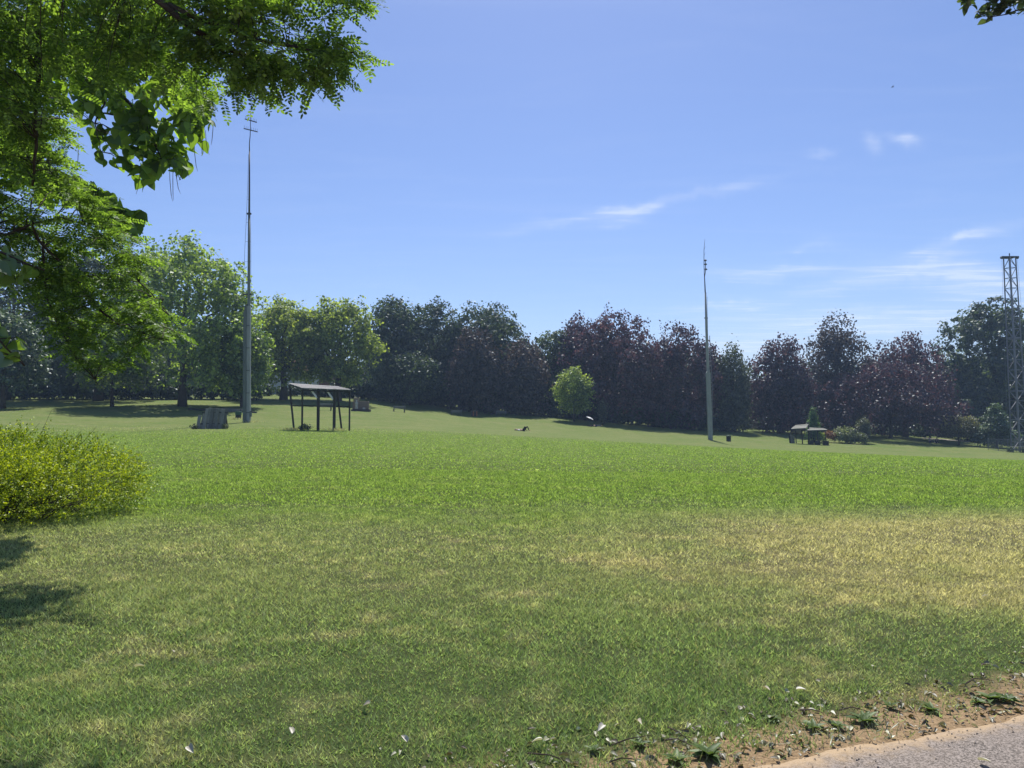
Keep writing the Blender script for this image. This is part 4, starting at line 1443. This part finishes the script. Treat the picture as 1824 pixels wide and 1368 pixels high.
def build_shelter():
    D = 50.0
    s = D / F
    g = ground_at(572, D)
    root = empty('post_shelter', g, 'open timber shelter with flat slanted roof on six posts', 'shelter')

    def L(x, y, d):
        p = P(x, y, D + d) - g
        return Vector((p.x, d, p.z))
    posts = [((524, 767, .2), (515.5, 686, 1.2), .11), ((538, 767, .0), (538.8, 690, 0.0), .11), ((566.5, 767, -.1), (567.3, 691, -.1), .17), ((595, 767, -.1), (596, 692, -.1), .17),
             ((609, 767, .3), (600, 692, .9), .10), ((622.3, 767, .0), (623, 694, .0), .10)]
    for (a, b, w) in posts:
        A, B = L(*a), L(*b)
        A.z = G1(g.x + A.x, g.y + A.y) - g.z - .1
        MB().beam(A, B, w, w).build('post', DARK_WOOD, root, bevel=.012)
    # roof: boards laid side by side, back left corner highest
    c = [L(513.5, 682.5, 1.5), L(537, 690.5, -.35), L(625.5, 694.0, -.35), L(600, 688.0, 1.5)]
    n = 9
    for i in range(n):
        t0, t1 = i / n, (i + .93) / n
        mb = MB()
        q = [c[0].lerp(c[1], t0), c[3].lerp(c[2], t0), c[3].lerp(c[2], t1), c[0].lerp(c[1], t1)]
        q = [v + Vector((0, 0, .02 if i % 2 else 0)) for v in q]
        lo = [v - Vector((0, 0, .045)) for v in q]
        mb.add(lo + q, [(3, 2, 1, 0), (4, 5, 6, 7), (0, 1, 5, 4), (1, 2, 6, 5), (2, 3, 7, 6), (3, 0, 4, 7)])
        mb.build('roof_board', ROOF_FELT, root)
    for t in (.04, .5, .96):
        a = c[0].lerp(c[3], t) - Vector((0, 0, .10)); b = c[1].lerp(c[2], t) - Vector((0, 0, .10))
        MB().beam(a, b, .07, .09).build('rafter', DARK_WOOD, root)
    MB().beam(c[1] + Vector((.05, .1, -.16)), c[2] + Vector((-.05, .1, -.16)), .08, .11).build('eaves_beam', DARK_WOOD, root)
    for (a, b) in (((552, 691.5, -.12), (566, 710, -.12)), ((580, 692.5, -.12), (594, 712, -.12))):
        MB().beam(L(*a), L(*b), .13, .10).build('knee_brace', PALE_WOOD, root)
    MB().beam(L(518, 722.5, .75), L(623, 724.0, .02), .05, .07).build('back_rail', DARK_WOOD, root)
    me, _, _ = crown_mesh('foliage', 431, .45, .3, .0, .38, 'dome', 420, .10, lobes=6, lobe_r=.8, clump=(.12, .12, .1), clumps_per=12)
    r = empty('weed_tuft', ground_at(544, D - .2), 'dark leafy weed at the second post of the open shelter', 'weed')
    link_mesh('foliage', me, M_SHRUB, r)
    MB().tube([(0, 0, -.02), (.02, 0, .2)], .008, 4).build('stem', TWIG, r)
    labs = ['pale dry grass tuft at the leftmost shelter post', 'pale dry grass tuft at the fourth shelter post', 'pale dry grass right of the foot of the tallest mast', 'pale dry grass under the green bin']
    for i, (px, DD, w) in enumerate(((520, D - .1, .35), (601, D - .2, .4), (449, 64, .55), (427, 73.4, .4))):
        rng = np.random.default_rng(60 + i)
        n = 220
        x = rng.normal(0, w, n); y = rng.normal(0, .3, n)
        q = ground_at(px, DD)
        pos = np.stack([x, y, G(x + q.x, y + q.y) - q.z], -1)
        ax = rng.normal(0, .4, (n, 3)) + np.array([0, 0, 1])
        v, f = rhombs(pos, ax, rng.normal(0, 1, (n, 3)), rng.uniform(.1, .28, n), .025)
        o = link_mesh('dry_grass_tuft', np_mesh('dry_grass_tuft', v, f), leaf_mat('dry_grass', (.32, .30, .13), (.50, .45, .22), .4), None)
        o.location = q
        tag(o, labs[i], 'grass tuft')


def build_roofed_stand():
    D = 104.0
    g = ground_at(1440, D)
    root = empty('roofed_stand', g, 'small ramshackle roofed stand on posts before the flower border', 'shelter')

    def L(x, y, d):
        p = P(x, y, D + d) - g
        return Vector((p.x, d, p.z))
    for (xb, xt, yt, d, w) in ((1418.5, 1416.5, 766, 0, .10), (1429.5, 1428, 765, 0, .12), (1441, 1440, 757, .2, .13), (1445, 1444.5, 764, .9, .10), (1456.5, 1456, 766, .5, .09), (1471, 1470, 766, 0, .09)):
        a, b = L(xb, 789, d), L(xt, yt, d)
        a.z = G1(g.x + a.x, g.y + a.y) - g.z - .12
        MB().beam(a, b, w, w).build('post', DARK_WOOD, root)

    def slab(name, c4, th, mat):
        mb = MB()
        lo = [v - Vector((0, 0, th)) for v in c4]
        mb.add(lo + c4, [(3, 2, 1, 0), (4, 5, 6, 7), (0, 1, 5, 4), (1, 2, 6, 5), (2, 3, 7, 6), (3, 0, 4, 7)])
        return mb.build(name, mat, root)
    # left pitched roof in four boards, right flat roof in three
    A = [L(1409, 763.5, -.7), L(1436, 762, -.7), L(1440.5, 755.5, 1.2), L(1417, 757.5, 1.2)]
    for i in range(4):
        t0, t1 = i / 4, (i + .95) / 4
        up = Vector((0, 0, .03 * (i % 2)))
        slab('roof_board', [A[0].lerp(A[3], t0) + up, A[1].lerp(A[2], t0) + up, A[1].lerp(A[2], t1) + up, A[0].lerp(A[3], t1) + up], .07, GREY_WOOD)
    B = [L(1436, 766.2, -.7), L(1474, 765.2, -.7), L(1466, 762.6, 1.2), L(1442, 761.4, 1.2)]
    for i in range(3):
        t0, t1 = i / 3, (i + .95) / 3
        up = Vector((0, 0, .03 * (i % 2)))
        slab('roof_board', [B[0].lerp(B[3], t0) + up, B[1].lerp(B[2], t0) + up, B[1].lerp(B[2], t1) + up, B[0].lerp(B[3], t1) + up], .07, GREY_WOOD)
    MB().beam(L(1411, 765.2, -.6), L(1437, 765.5, -.6), .08, .16).build('eaves_beam', DARK_WOOD, root)
    MB().beam(L(1437, 767.4, -.6), L(1472, 766.8, -.6), .07, .10).build('eaves_beam', DARK_WOOD, root)
    MB().box(L(1423, 768.5, .4), (.9, .06, .42)).build('hanging_board', GREY_WOOD, root)
    # crates below
    for i, (px, y, lab) in enumerate(((1443, 791, 'leftmost dark crate under the roofed stand'), (1454.5, 792, 'middle dark crate under the roofed stand'), (1469.5, 792.5, 'rightmost dark crate under the roofed stand'))):
        q = ground_at(px, D - .6)
        c = empty('planter_crate', q, lab, 'crate', 'crates under the roofed stand')
        for k in range(3):
            MB().box((0, -.24, .10 + k * .19), (.56, .03, .17)).build('slat', DARK_WOOD, c)
            MB().box((0, .24, .10 + k * .19), (.56, .03, .17)).build('slat', DARK_WOOD, c)
            for sx in (-1, 1):
                MB().box((sx * .27, 0, .10 + k * .19), (.03, .44, .17)).build('slat', DARK_WOOD, c)
        MB().box((0, 0, .22), (.5, .43, .42)).build('fill', solid('dark_soil', (.05, .04, .03), .95, .3, 8, .3), c)
        for (sx, sy) in ((-1, -1), (1, -1), (1, 1), (-1, 1)):
            MB().box((sx * .285, sy * .26, .30), (.05, .05, .64)).build('corner_post', DARK_WOOD, c)
    # plank screen at the left
    q = ground_at(1409.5, D)
    r = empty('plank_screen', q, 'short dark plank screen left of the roofed stand', 'screen')
    for i in range(4):
        t = i / 3
        MB().box((-.3 + .62 * t, .12 * t, .62 - .14 * t), (.19, .05, 1.34 - .3 * t), Matrix.Rotation(math.radians(-4), 3, 'Y')).build('plank', GREY_WOOD if i else DARK_WOOD, r)
    MB().box((0, .10, .55), (.8, .06, .1)).build('rail', DARK_WOOD, r)


def build_bins():
    g = ground_at(425, 74)
    r = empty('litter_bin', g, 'green litter bin with dark lower half left of the tallest mast', 'bin', 'litter bins')
    MB().lathe([(.27, .10), (.28, .42), (.285, .42)], 18).build('drum', BIN_DARK, r, False)
    MB().lathe([(.30, .42), (.315, .76), (.30, .78), (.24, .79)], 18).build('hood', BIN_GREEN, r, False)
    for a in range(3):
        MB().box((.18 * math.cos(a * 2.1), .18 * math.sin(a * 2.1), .04), (.06, .06, .2)).build('foot', BIN_DARK, r)
    g = ground_at(1297, 99)
    r = empty('litter_bin', g, 'dark lidded litter bin right of the shorter mast', 'bin', 'litter bins')
    MB().lathe([(.29, .0), (.31, .62), (.31, .64)], 18).build('drum', BIN_DARK, r, False)
    MB().lathe([(.34, .66), (.345, .76), (.28, .82), (.1, .84)], 18).build('lid', BIN_GREEN, r, False)
    for a in range(3):
        MB().box((.26 * math.cos(a * 2.1), .26 * math.sin(a * 2.1), .65), (.05, .05, .08)).build('lid_support', BIN_DARK, r)


def build_benches():
    for i, (px, D, w, lab, rz) in enumerate(((579, 89, 1.7, 'park bench seen between the middle posts of the open shelter', .02), (711, 102, 1.75, 'park bench on the lawn edge right of the stone monument', -.08),
                                             (813, 110, 1.6, 'park bench left of the brown box at the wood edge', .05), (893, 115, 1.6, 'faint park bench in the shade above the lying person', 0), (1345, 128, 1.5, 'shaded park bench under the weeping beech', .1))):
        r = empty('park_bench', ground_at(px, D), lab, 'bench', 'park benches along the far edge', rz)
        for k in range(3):
            MB().box((0, -.2 + k * .15, .45), (w, .12, .045)).build('seat_slat', GREY_WOOD, r)
        for k in range(2):
            MB().box((0, .28 + k * .04, .62 + k * .17), (w, .04, .13)).build('back_slat', GREY_WOOD, r)
        for sx in (-1, 1):
            x = sx * w * .42
            MB().beam((x, -.2, -.05), (x, -.18, .42), .07, .07).build('leg', MAST_DARK, r)
            MB().beam((x, .16, -.05), (x, .34, .86), .07, .07).build('leg', MAST_DARK, r)
    # brown information box
    r = empty('wooden_box', ground_at(845, 112), 'small brown slatted box at the edge of the dark wood', 'box')
    for k in range(4):
        MB().box((-.36 + k * .24, -.25, .4), (.21, .03, .74)).build('slat', ORANGE if k % 2 else DARK_WOOD, r)
    MB().box((0, 0, .39), (.92, .44, .72)).build('body', DARK_WOOD, r)
    MB().box((0, 0, .80), (1.06, .62, .06)).build('lid', GREY_WOOD, r)
    # monument
    D = 90.0
    g = ground_at(641, D)
    r = empty('stone_monument', g, 'low brown stone monument with pale carved stele, right of the open shelter', 'monument')
    MB().box((.15, 0, .06), (2.25, .9, .3)).build('plinth', DARK_WOOD if False else solid('dark_stone', (.07, .06, .055), .8, .25, 4, .3), r, bevel=.02)
    MB().box((.1, .12, .68), (1.95, .4, .95)).build('wall', STONE, r, bevel=.02)
    MB().box((-.42, -.06, .88), (.62, .3, 1.36)).build('stele', STONE, r, bevel=.02)
    # carved figure on the stele
    mb = MB()
    mb.lathe([(.16, 0), (.2, .12), (.13, .3), (.17, .55), (.2, .75), (.09, .85), (.11, .95), (.1, 1.05), (.03, 1.1)], 10, (-.36, -.2, .24))
    mb.build('carved_figure', PALE_STONE, r, True)
    MB().box((.55, -.22, .3), (.28, .2, .2)).build('stone_block', PALE_STONE, r, bevel=.02)


def skin_mesh(name, verts, edges, radii, mat, parent, root_i=0, sub=2):
    me = bpy.data.meshes.new(name)
    me.from_pydata([tuple(v) for v in verts], edges, [])
    o = link_mesh(name, me, mat, parent)
    md = o.modifiers.new('skin', 'SKIN')
    for i, rr in enumerate(radii):
        me.skin_vertices[0].data[i].radius = (rr, rr)
        me.skin_vertices[0].data[i].use_root = (i == root_i)
    md.use_smooth_shade = True
    sb = o.modifiers.new('sub', 'SUBSURF')
    sb.levels = sb.render_levels = sub
    return o


def person(loc, label, J, shirt, trousers, group=None, rz=0.0, name='person'):
    """J: dict of joints. Body one continuous skin; clothes and hair are children."""
    r = empty(name, loc, label, 'person', group, rz)
    names = ['pelvis', 'waist', 'chest', 'neck', 'head', 'crown']
    for sd in ('l', 'r'):
        names += [f'{q}_{sd}' for q in ('shoulder', 'elbow', 'wrist', 'hand', 'hip', 'knee', 'ankle', 'toe')]
    rad = dict(pelvis=.13, waist=.12, chest=.14, neck=.055, head=.095, crown=.08, shoulder=.065, elbow=.045, wrist=.03, hand=.04, hip=.09, knee=.06, ankle=.04, toe=.04)
    V = [J[n] for n in names]
    R = [rad[n.split('_')[0]] for n in names]
    ix = {n: i for i, n in enumerate(names)}
    E = [('pelvis', 'waist'), ('waist', 'chest'), ('chest', 'neck'), ('neck', 'head'), ('head', 'crown')]
    for sd in ('l', 'r'):
        E += [('chest', f'shoulder_{sd}'), (f'shoulder_{sd}', f'elbow_{sd}'), (f'elbow_{sd}', f'wrist_{sd}'), (f'wrist_{sd}', f'hand_{sd}'),
              ('pelvis', f'hip_{sd}'), (f'hip_{sd}', f'knee_{sd}'), (f'knee_{sd}', f'ankle_{sd}'), (f'ankle_{sd}', f'toe_{sd}')]
    skin_mesh('body', V, [(ix[a], ix[b]) for a, b in E], R, SKIN, r)

    def sub(part, keys, edges, mat, grow):
        k = {n: i for i, n in enumerate(keys)}
        skin_mesh(part, [J[n] for n in keys], [(k[a], k[b]) for a, b in edges], [rad[n.split('_')[0]] * grow for n in keys], mat, r, 0)
    sub('shirt', ['waist', 'chest', 'shoulder_l', 'elbow_l', 'shoulder_r', 'elbow_r'], [('waist', 'chest'), ('chest', 'shoulder_l'), ('shoulder_l', 'elbow_l'), ('chest', 'shoulder_r'), ('shoulder_r', 'elbow_r')], shirt, 1.16)
    sub('trousers', ['pelvis', 'hip_l', 'knee_l', 'ankle_l', 'hip_r', 'knee_r', 'ankle_r'], [('pelvis', 'hip_l'), ('hip_l', 'knee_l'), ('knee_l', 'ankle_l'), ('pelvis', 'hip_r'), ('hip_r', 'knee_r'), ('knee_r', 'ankle_r')], trousers, 1.2)
    h, c = Vector(J['head']), Vector(J['crown'])
    d = (c - h).normalized()
    back = Vector(J.get('back', (0, .05, 0)))
    skin_mesh('hair', [h + back * .9 + d * .01, h + back * .6 + d * .09, c + d * .04 + back * .2], [(0, 1), (1, 2)], [.085, .10, .07], HAIR, r)
    return r


def build_people():
    lie = dict(pelvis=(.05, 0, .13), waist=(-.18, 0, .14), chest=(-.42, 0, .16), neck=(-.60, 0, .16), head=(-.74, 0, .17), crown=(-.84, 0, .17), back=(-.02, 0, -.05),
               shoulder_l=(-.50, -.17, .14), elbow_l=(-.28, -.32, .08), wrist_l=(-.10, -.22, .14), hand_l=(-.02, -.16, .2),
               shoulder_r=(-.50, .17, .14), elbow_r=(-.62, .40, .08), wrist_r=(-.78, .26, .08), hand_r=(-.82, .16, .07),
               hip_l=(.1, -.1, .13), knee_l=(.25, -.12, .54), ankle_l=(.36, -.13, .09), toe_l=(.52, -.14, .05),
               hip_r=(.1, .1, .13), knee_r=(.52, .13, .52), ankle_r=(.70, .14, .09), toe_r=(.86, .14, .05))
    person(ground_at(931, 82), 'person in white top and black trousers lying on the lawn with knees up', lie, WHITE, BLACK)
    sit = dict(pelvis=(0, .1, .12), waist=(0, .14, .32), chest=(0, .12, .52), neck=(0, .08, .68), head=(0, .05, .80), crown=(0, .05, .90), back=(0, .05, 0),
               shoulder_l=(-.18, .11, .58), elbow_l=(-.25, -.06, .36), wrist_l=(-.14, -.26, .42), hand_l=(-.08, -.32, .44),
               shoulder_r=(.18, .11, .58), elbow_r=(.25, -.06, .36), wrist_r=(.14, -.26, .42), hand_r=(.08, -.32, .44),
               hip_l=(-.1, .04, .12), knee_l=(-.16, -.32, .46), ankle_l=(-.14, -.52, .09), toe_l=(-.14, -.66, .05),
               hip_r=(.1, .04, .12), knee_r=(.16, -.32, .46), ankle_r=(.14, -.52, .09), toe_r=(.14, -.66, .05))
    person(ground_at(1655, 116), 'person sitting on the grass in the shade left of the maple, leaning back', sit, GREY_CLOTH, BLUE_CLOTH, 'people sitting in the shade', rz=.9)
    person(ground_at(1667, 116.5), 'person sitting upright on the grass, right one of the two in the shade', sit, BLACK, BLACK, 'people sitting in the shade', rz=-.6)
    flat = dict(lie)
    flat.update(knee_l=(.50, -.11, .16), ankle_l=(.92, -.12, .1), toe_l=(1.0, -.12, .2), knee_r=(.50, .11, .18), ankle_r=(.92, .12, .1), toe_r=(1.0, .12, .2))
    person(ground_at(1060, 107.5), 'person in dark clothes lying beneath the white parasol', flat, BLACK, BLUE_CLOTH)
    # parasol
    g = ground_at(1049.5, 108)
    r = empty('parasol', g, 'small white parasol tilted over a lying person at the wood edge', 'parasol')
    M = Matrix.Translation((0.05, 0, 1.05)) @ Matrix.Rotation(math.radians(24), 4, 'Y')
    mb = MB()
    n = 10
    vs = [M @ Vector((0, 0, .22))]
    for ring, (rr, z) in enumerate(((.36, .16), (.62, .02))):
        for k in range(n):
            a = 2 * math.pi * k / n
            vs.append(M @ Vector((rr * math.cos(a), rr * math.sin(a), z)))
    fs = [(0, 1 + k, 1 + (k + 1) % n) for k in range(n)] + [(1 + k, 1 + n + k, 1 + n + (k + 1) % n, 1 + (k + 1) % n) for k in range(n)]
    mb.add(vs, fs)
    o = mb.build('canopy', WHITE, r)
    sm = o.modifiers.new('solid', 'SOLIDIFY'); sm.thickness = .012
    MB().tube([(-.1, 0, -.15), (-.02, 0, .6), M @ Vector((0, 0, .22))], .02, 6).build('pole', MAST_DARK, r)
    for k in range(0, n, 2):
        a = 2 * math.pi * k / n
        MB().tube([M @ Vector((0, 0, .17)), M @ Vector((.6 * math.cos(a), .6 * math.sin(a), .0))], .008, 4).build('rib', MAST_DARK, r)
    # blanket by the parasol
    q = ground_at(1050, 107)
    mb = MB()
    mb.box((0, 0, .05), (.7, .5, .22))
    b = mb.build('rucksack', BLACK, None, bevel=.06)
    b.location = q
    tag(b, 'black bag on the grass at the foot of the white parasol', 'bag')


def build_house():
    D = 150.0
    g = ground_at(515, D)
    g.z = P(515, 706, D).z - .5
    r = empty('white_house', g, 'white rendered house glimpsed between the plane trunks', 'house')
    wallm = solid('white_render', (.66, .66, .64), .8, .08, 1.0, .1)
    w = 11.0
    MB().box((0, 3, 2.9), (w, 6, 5.8)).build('wall', wallm, r)
    mb = MB()
    hw = w / 2 + .4
    mb.add([(-hw, -.5, 5.7), (hw, -.5, 5.7), (hw, 3, 8.2), (-hw, 3, 8.2), (hw, 6.5, 5.7), (-hw, 6.5, 5.7)], [(0, 1, 2, 3), (3, 2, 4, 5), (0, 3, 5), (1, 4, 2), (0, 5, 4, 1)])
    rf = mb.build('roof', solid('roof_tile', (.16, .075, .05), .85, .25, 3, .3), r)
    MB().box((2.5, 4, 8.2), (.7, .7, 1.6)).build('chimney', solid('red_brick', (.26, .12, .08), .85, .2, 3, .3), rf)
    glass = solid('window_glass', (.03, .04, .05), .08, .1, 1, 0, spec=.6)
    for z in (1.5, 4.3):
        for x in (-4, -1.4, 1.4, 4):
            f = MB().box((x, -.02, z), (1.25, .1, 1.45)).build('window', WHITE, r)
            MB().box((x, -.075, z), (1.05, .03, 1.25)).build('pane', glass, f)
    MB().box((0, -.03, .85), (1.0, .08, 2.1)).build('door', DARK_WOOD, r)
    g2 = ground_at(563, D + 2)
    g2.z = g.z
    r = empty('brick_house', g2, 'brown brick house with a pale blind behind the shelter roof', 'house')
    MB().box((0, 3, 3.2), (5.5, 6, 6.4)).build('wall', solid('red_brick', (.26, .12, .08)), r)
    mb = MB()
    hw = 3.1
    mb.add([(-hw, -.5, 6.3), (hw, -.5, 6.3), (hw, 3, 9), (-hw, 3, 9), (hw, 6.5, 6.3), (-hw, 6.5, 6.3)], [(0, 1, 2, 3), (3, 2, 4, 5), (0, 3, 5), (1, 4, 2), (0, 5, 4, 1)])
    mb.build('roof', solid('roof_tile', (.16, .075, .05)), r)
    for (x, z) in ((-1.4, 1.8), (1.2, 1.8), (-1.4, 4.6), (1.2, 4.6)):
        f = MB().box((x, -.02, z), (1.4, .1, 1.5)).build('window', WHITE, r)
        MB().box((x, -.075, z), (1.2, .03, 1.3)).build('pane', glass, f)


def build_bird():
    p = P(1590, 155, 120)
    r = empty('bird', p, 'tiny dark bird high in the blue sky at the right', 'bird')
    skin_mesh('body', [(-.16, 0, 0), (0, 0, 0), (.12, 0, .02), (.2, 0, .03)], [(0, 1), (1, 2), (2, 3)], [.02, .06, .045, .02], BLACK, r, 1)
    for s in (-1, 1):
        mb = MB()
        mb.add([(.06, s * .03, .03), (-.08, s * .03, .03), (-.10, s * .26, .10), (-.02, s * .46, .06), (.08, s * .24, .11), (.0, s * .15, .05)], [(0, 4, 3, 2, 1), (0, 1, 2, 5), (5, 2, 3, 4), (0, 5, 4)])
        mb.build('wing', BLACK, r)


# ------------------------------------------------------------------ litter near the footpath
def edge_point(px, y):
    d = pray(px, y)
    k = EYE / -d.z
    return Vector((d.x * k, d.y * k, 0))


def build_litter():
    rng = random.Random(21)
    dry = [leaf_mat('dry_leaf_pale', (.36, .30, .20), (.52, .45, .32), .25), leaf_mat('dry_leaf_green', (.10, .13, .06), (.22, .24, .14), .25)]
    labs = [(1075, 1308, 'curled pale dry leaf on bare soil left of the twigs'), (1135, 1300, 'pale dry leaf at the upper edge of the bare soil'), (965, 1335, 'upright pale dry leaf at the lower middle edge'),
            (725, 1338, 'dry leaf with pale rim low left of centre'), (312, 1172, 'white curled leaf lying on the left lawn'), (240, 1201, 'small white leaf left of the curled one on the lawn'),
            (336, 1347, 'bright white leaf on the grass at the lower left'), (520, 1323, 'pale leaf on the grass below the left centre'), (1420, 1243, 'long narrow pale leaf stuck in the grass above the soil'),
            (1360, 1240, 'small pale leaf left of the long narrow one'), (658, 1268, 'lone whitish leaf in worn grass left of centre'), (1760, 1072, 'pale leaf on the dry grass at the right edge'),
            (1745, 1368 - 2, 'pale leaf lying on the asphalt at the bottom right'), (1630, 975, 'tiny pale leaf far out on the dry patch')]
    hd = [heart_data(.35, .05, .034), heart_data(.6, .055, .026)]
    for i, (px, y, lab) in enumerate(labs):
        v, f = hd[i % 2]
        o = link_mesh('dry_leaf', np_mesh('dry_leaf', v, f), dry[0], None)
        p = edge_point(px, y)
        o.location = p + Vector((0, 0, .045 if path_dist(p.x, p.y) > .4 else .03))
        o.rotation_euler = (rng.uniform(-.5, .5), rng.uniform(-.4, .4), rng.uniform(0, 6.28))
        tag(o, lab, 'leaf', 'dry leaves on the ground')
    # leaf litter along the sandy edge
    V, Fc, base = [], [], 0
    for i in range(900):
        s = rng.uniform(-1.8, 3.6)
        d = abs(rng.gauss(.2, .26))
        q = PA + PD * s + PN * (d + float(edge_off(np.array(s))))
        v, f = hd[i % 2]
        sc = rng.uniform(.25, .85)
        M = Matrix.Translation((q.x, q.y, rng.uniform(.006, .02))) @ Matrix.Rotation(rng.uniform(0, 6.28), 4, 'Z') @ Matrix.Rotation(rng.gauss(0, .35), 4, 'X') @ Matrix.Rotation(rng.gauss(0, .3), 4, 'Y') @ Matrix.Scale(sc, 4)
        A = np.array(M)
        V.append(v @ A[:3, :3].T + A[:3, 3]); Fc.append(f + base); base += len(v)
    o = link_mesh('leaf_litter', np_mesh('leaf_litter', np.concatenate(V), np.concatenate(Fc)), leaf_mat('litter_leaf', (.10, .075, .04), (.46, .38, .25), .2))
    tag(o, 'scattered dry leaf crumbs along the sandy path edge', 'litter', kind='stuff')
    mb = MB()
    for i in range(1500):
        s = rng.uniform(-2.0, 4.0)
        d = rng.gauss(.1, .2)
        q = PA + PD * s + PN * (d + float(edge_off(np.array(s))))
        z = .004 if path_dist(q.x, q.y) > 0 else .014
        r = rng.uniform(.0025, .008)
        a = rng.uniform(0, 6.28)
        mb.add([(q.x + r * math.cos(a + k * 2.1) * rng.uniform(.7, 1.2), q.y + r * math.sin(a + k * 2.1), z) for k in range(3)] + [(q.x, q.y, z + r * .8)], [(0, 1, 3), (1, 2, 3), (2, 0, 3)])
    tag(mb.build('grit', solid('grit', (.34, .27, .19), .9, .4, 30, .1)), 'loose sandy grit along the path edge', 'grit', kind='stuff')
    # twigs
    tw = [((1190, 1303), (1235, 1335), 'long thin twig pointing down right on the bare soil'), ((1185, 1326), (1232, 1337), 'dark stick lying across the bare soil'), ((1090, 1335), (1160, 1318), 'bent grey twig left on the bare soil'),
          ((940, 1350), (1010, 1366), 'dark twig at the bottom edge below the bare soil'), ((1085, 1366), (1130, 1362), 'short twig at the very bottom near the asphalt'), ((1285, 1272), (1297, 1284), 'short thick stick standing in the grass edge'),
          ((1425, 1272), (1466, 1278), 'dark curved twig on the sandy edge'), ((1718, 1226), (1770, 1219), 'dark twig in the sandy edge at the right'), ((1495, 1272), (1550, 1276), 'thin straight twig on the sand by the asphalt'),
          ((548, 1122), (568, 1108), 'small pale twig on the left lawn')]
    for (a, b, lab) in tw:
        A, B = edge_point(*a), edge_point(*b)
        L = (B - A).length
        m = A.lerp(B, .5) + Vector((rng.gauss(0, .06), rng.gauss(0, .06), 0)) * L
        A.z, m.z, B.z = .022, .035, .024
        r = .0045
        mb = MB().tube([A - A, (A.lerp(m, .5)) - A, m - A, B - A], [r, r * .9, r * .7, r * .35], 5)
        s = m.lerp(B, .3)
        mb.tube([s - A, s.lerp(B, .5) - A + Vector((rng.gauss(0, .12), rng.gauss(0, .12), .08)) * L], [r * .5, r * .2], 4)
        o = mb.build('twig', TWIG)
        o.location = A
        tag(o, lab, 'twig', 'twigs along the path edge')
    # plantain rosettes
    weeds = [(1262, 1349, 1.0, 'largest dark plantain where bare soil meets asphalt'), (1205, 1358, .8, 'plantain just left of the largest one'), (1450, 1300, .8, 'plantain on the sandy edge, first right of the soil patch'), (1490, 1297, .7, 'plantain on the sandy edge, second right of the soil patch'),
             (1540, 1288, .9, 'plantain at the sharp sandy corner by the asphalt'), (1660, 1268, .7, 'plantain in the middle of the right sandy edge'), (1765, 1248, .9, 'broad plantain at the right path edge'), (1795, 1250, .8, 'rightmost plantain at the path edge'),
             (1745, 1255, .7, 'plantain left of the broad right one'), (1585, 1262, .6, 'small plantain up in the sand'), (1140, 1330, .7, 'plantain among dry leaves on the bare soil'), (1060, 1340, .6, 'plantain left of the dry leaves'), (1375, 1285, .6, 'plantain in the dry turf above the soil')]
    pm = leaf_mat('plantain_leaf', (.045, .085, .025), (.13, .175, .06), .35, gloss=.02)
    r2 = np.random.default_rng(9)
    for (px, y, sc, lab) in weeds:
        p = edge_point(px, y)
        root = empty('plantain_weed', p, lab, 'weed', 'plantains along the path edge')
        n = 13
        for i in range(n):
            a = i * 2.4 + r2.uniform(-.3, .3)
            L = sc * r2.uniform(.06, .11)
            el = r2.uniform(.15, .85)
            ax = Vector((math.cos(a), math.sin(a), el))
            v, f = heart_data(.25, L, L * .42)
            o = link_mesh('leaf', np_mesh('leaf', v, f), pm, root)
            o.matrix_local = Matrix.Translation((0, 0, .008)) @ basis(ax, (0, 0, 1))
    # longer grass wisps at the fringe
    n = 2600
    s = r2.uniform(-2.2, 5, n)
    d = np.abs(r2.normal(.06, .2, n)) + .02
    off = edge_off(s)
    x = PA.x + PD.x * s + PN.x * (d + off); y = PA.y + PD.y * s + PN.y * (d + off)
    cl = field(x * 2.5, y * 2.5) > -.05
    x, y = x[cl], y[cl]
    n = len(x)
    pos = np.stack([x, y, np.zeros(n)], -1)
    ax = r2.normal(0, .8, (n, 3)) + np.array([0, 0, .7])
    v, f = rhombs(pos, ax, r2.normal(0, 1, (n, 3)), r2.uniform(.03, .09, n), .005)
    o = link_mesh('grass_fringe', np_mesh('grass_fringe', v, f), leaf_mat('fringe_grass', (.10, .13, .05), (.46, .40, .20), .4))
    tag(o, 'straggling dry grass along the sandy path edge', 'grass', kind='stuff')


def build_haze():  # scattering volume added to lift the dark tree shadows and tint them blue
    m = bpy.data.materials.new('shadow_lift_haze')
    m.use_nodes = True
    nt = m.node_tree
    nt.nodes.clear()
    h = NT(nt)
    out = h.n('ShaderNodeOutputMaterial')
    v = h.n('ShaderNodeVolumePrincipled')
    v.inputs['Color'].default_value = (0.48, 0.68, 1.0, 1)
    v.inputs['Density'].default_value = HAZE
    v.inputs['Anisotropy'].default_value = 0.25
    h.link(v.outputs[0], out.inputs['Volume'])
    o = MB().box((0, 350, 16), (1900, 1300, 60)).build('haze', m)
    tag(o, 'added thin bluish haze that lifts and tints the dark shadows', 'haze', kind='stuff')


HAZE = 0.00042
build_haze()
build_ground()
build_path()
build_trees()
build_house()
build_tall_mast()
build_short_mast()
build_tower()
build_screen()
build_shelter()
build_roofed_stand()
build_bins()
build_benches()
build_people()
build_bird()
build_bush()
build_near_trees()
build_grass()
build_litter()
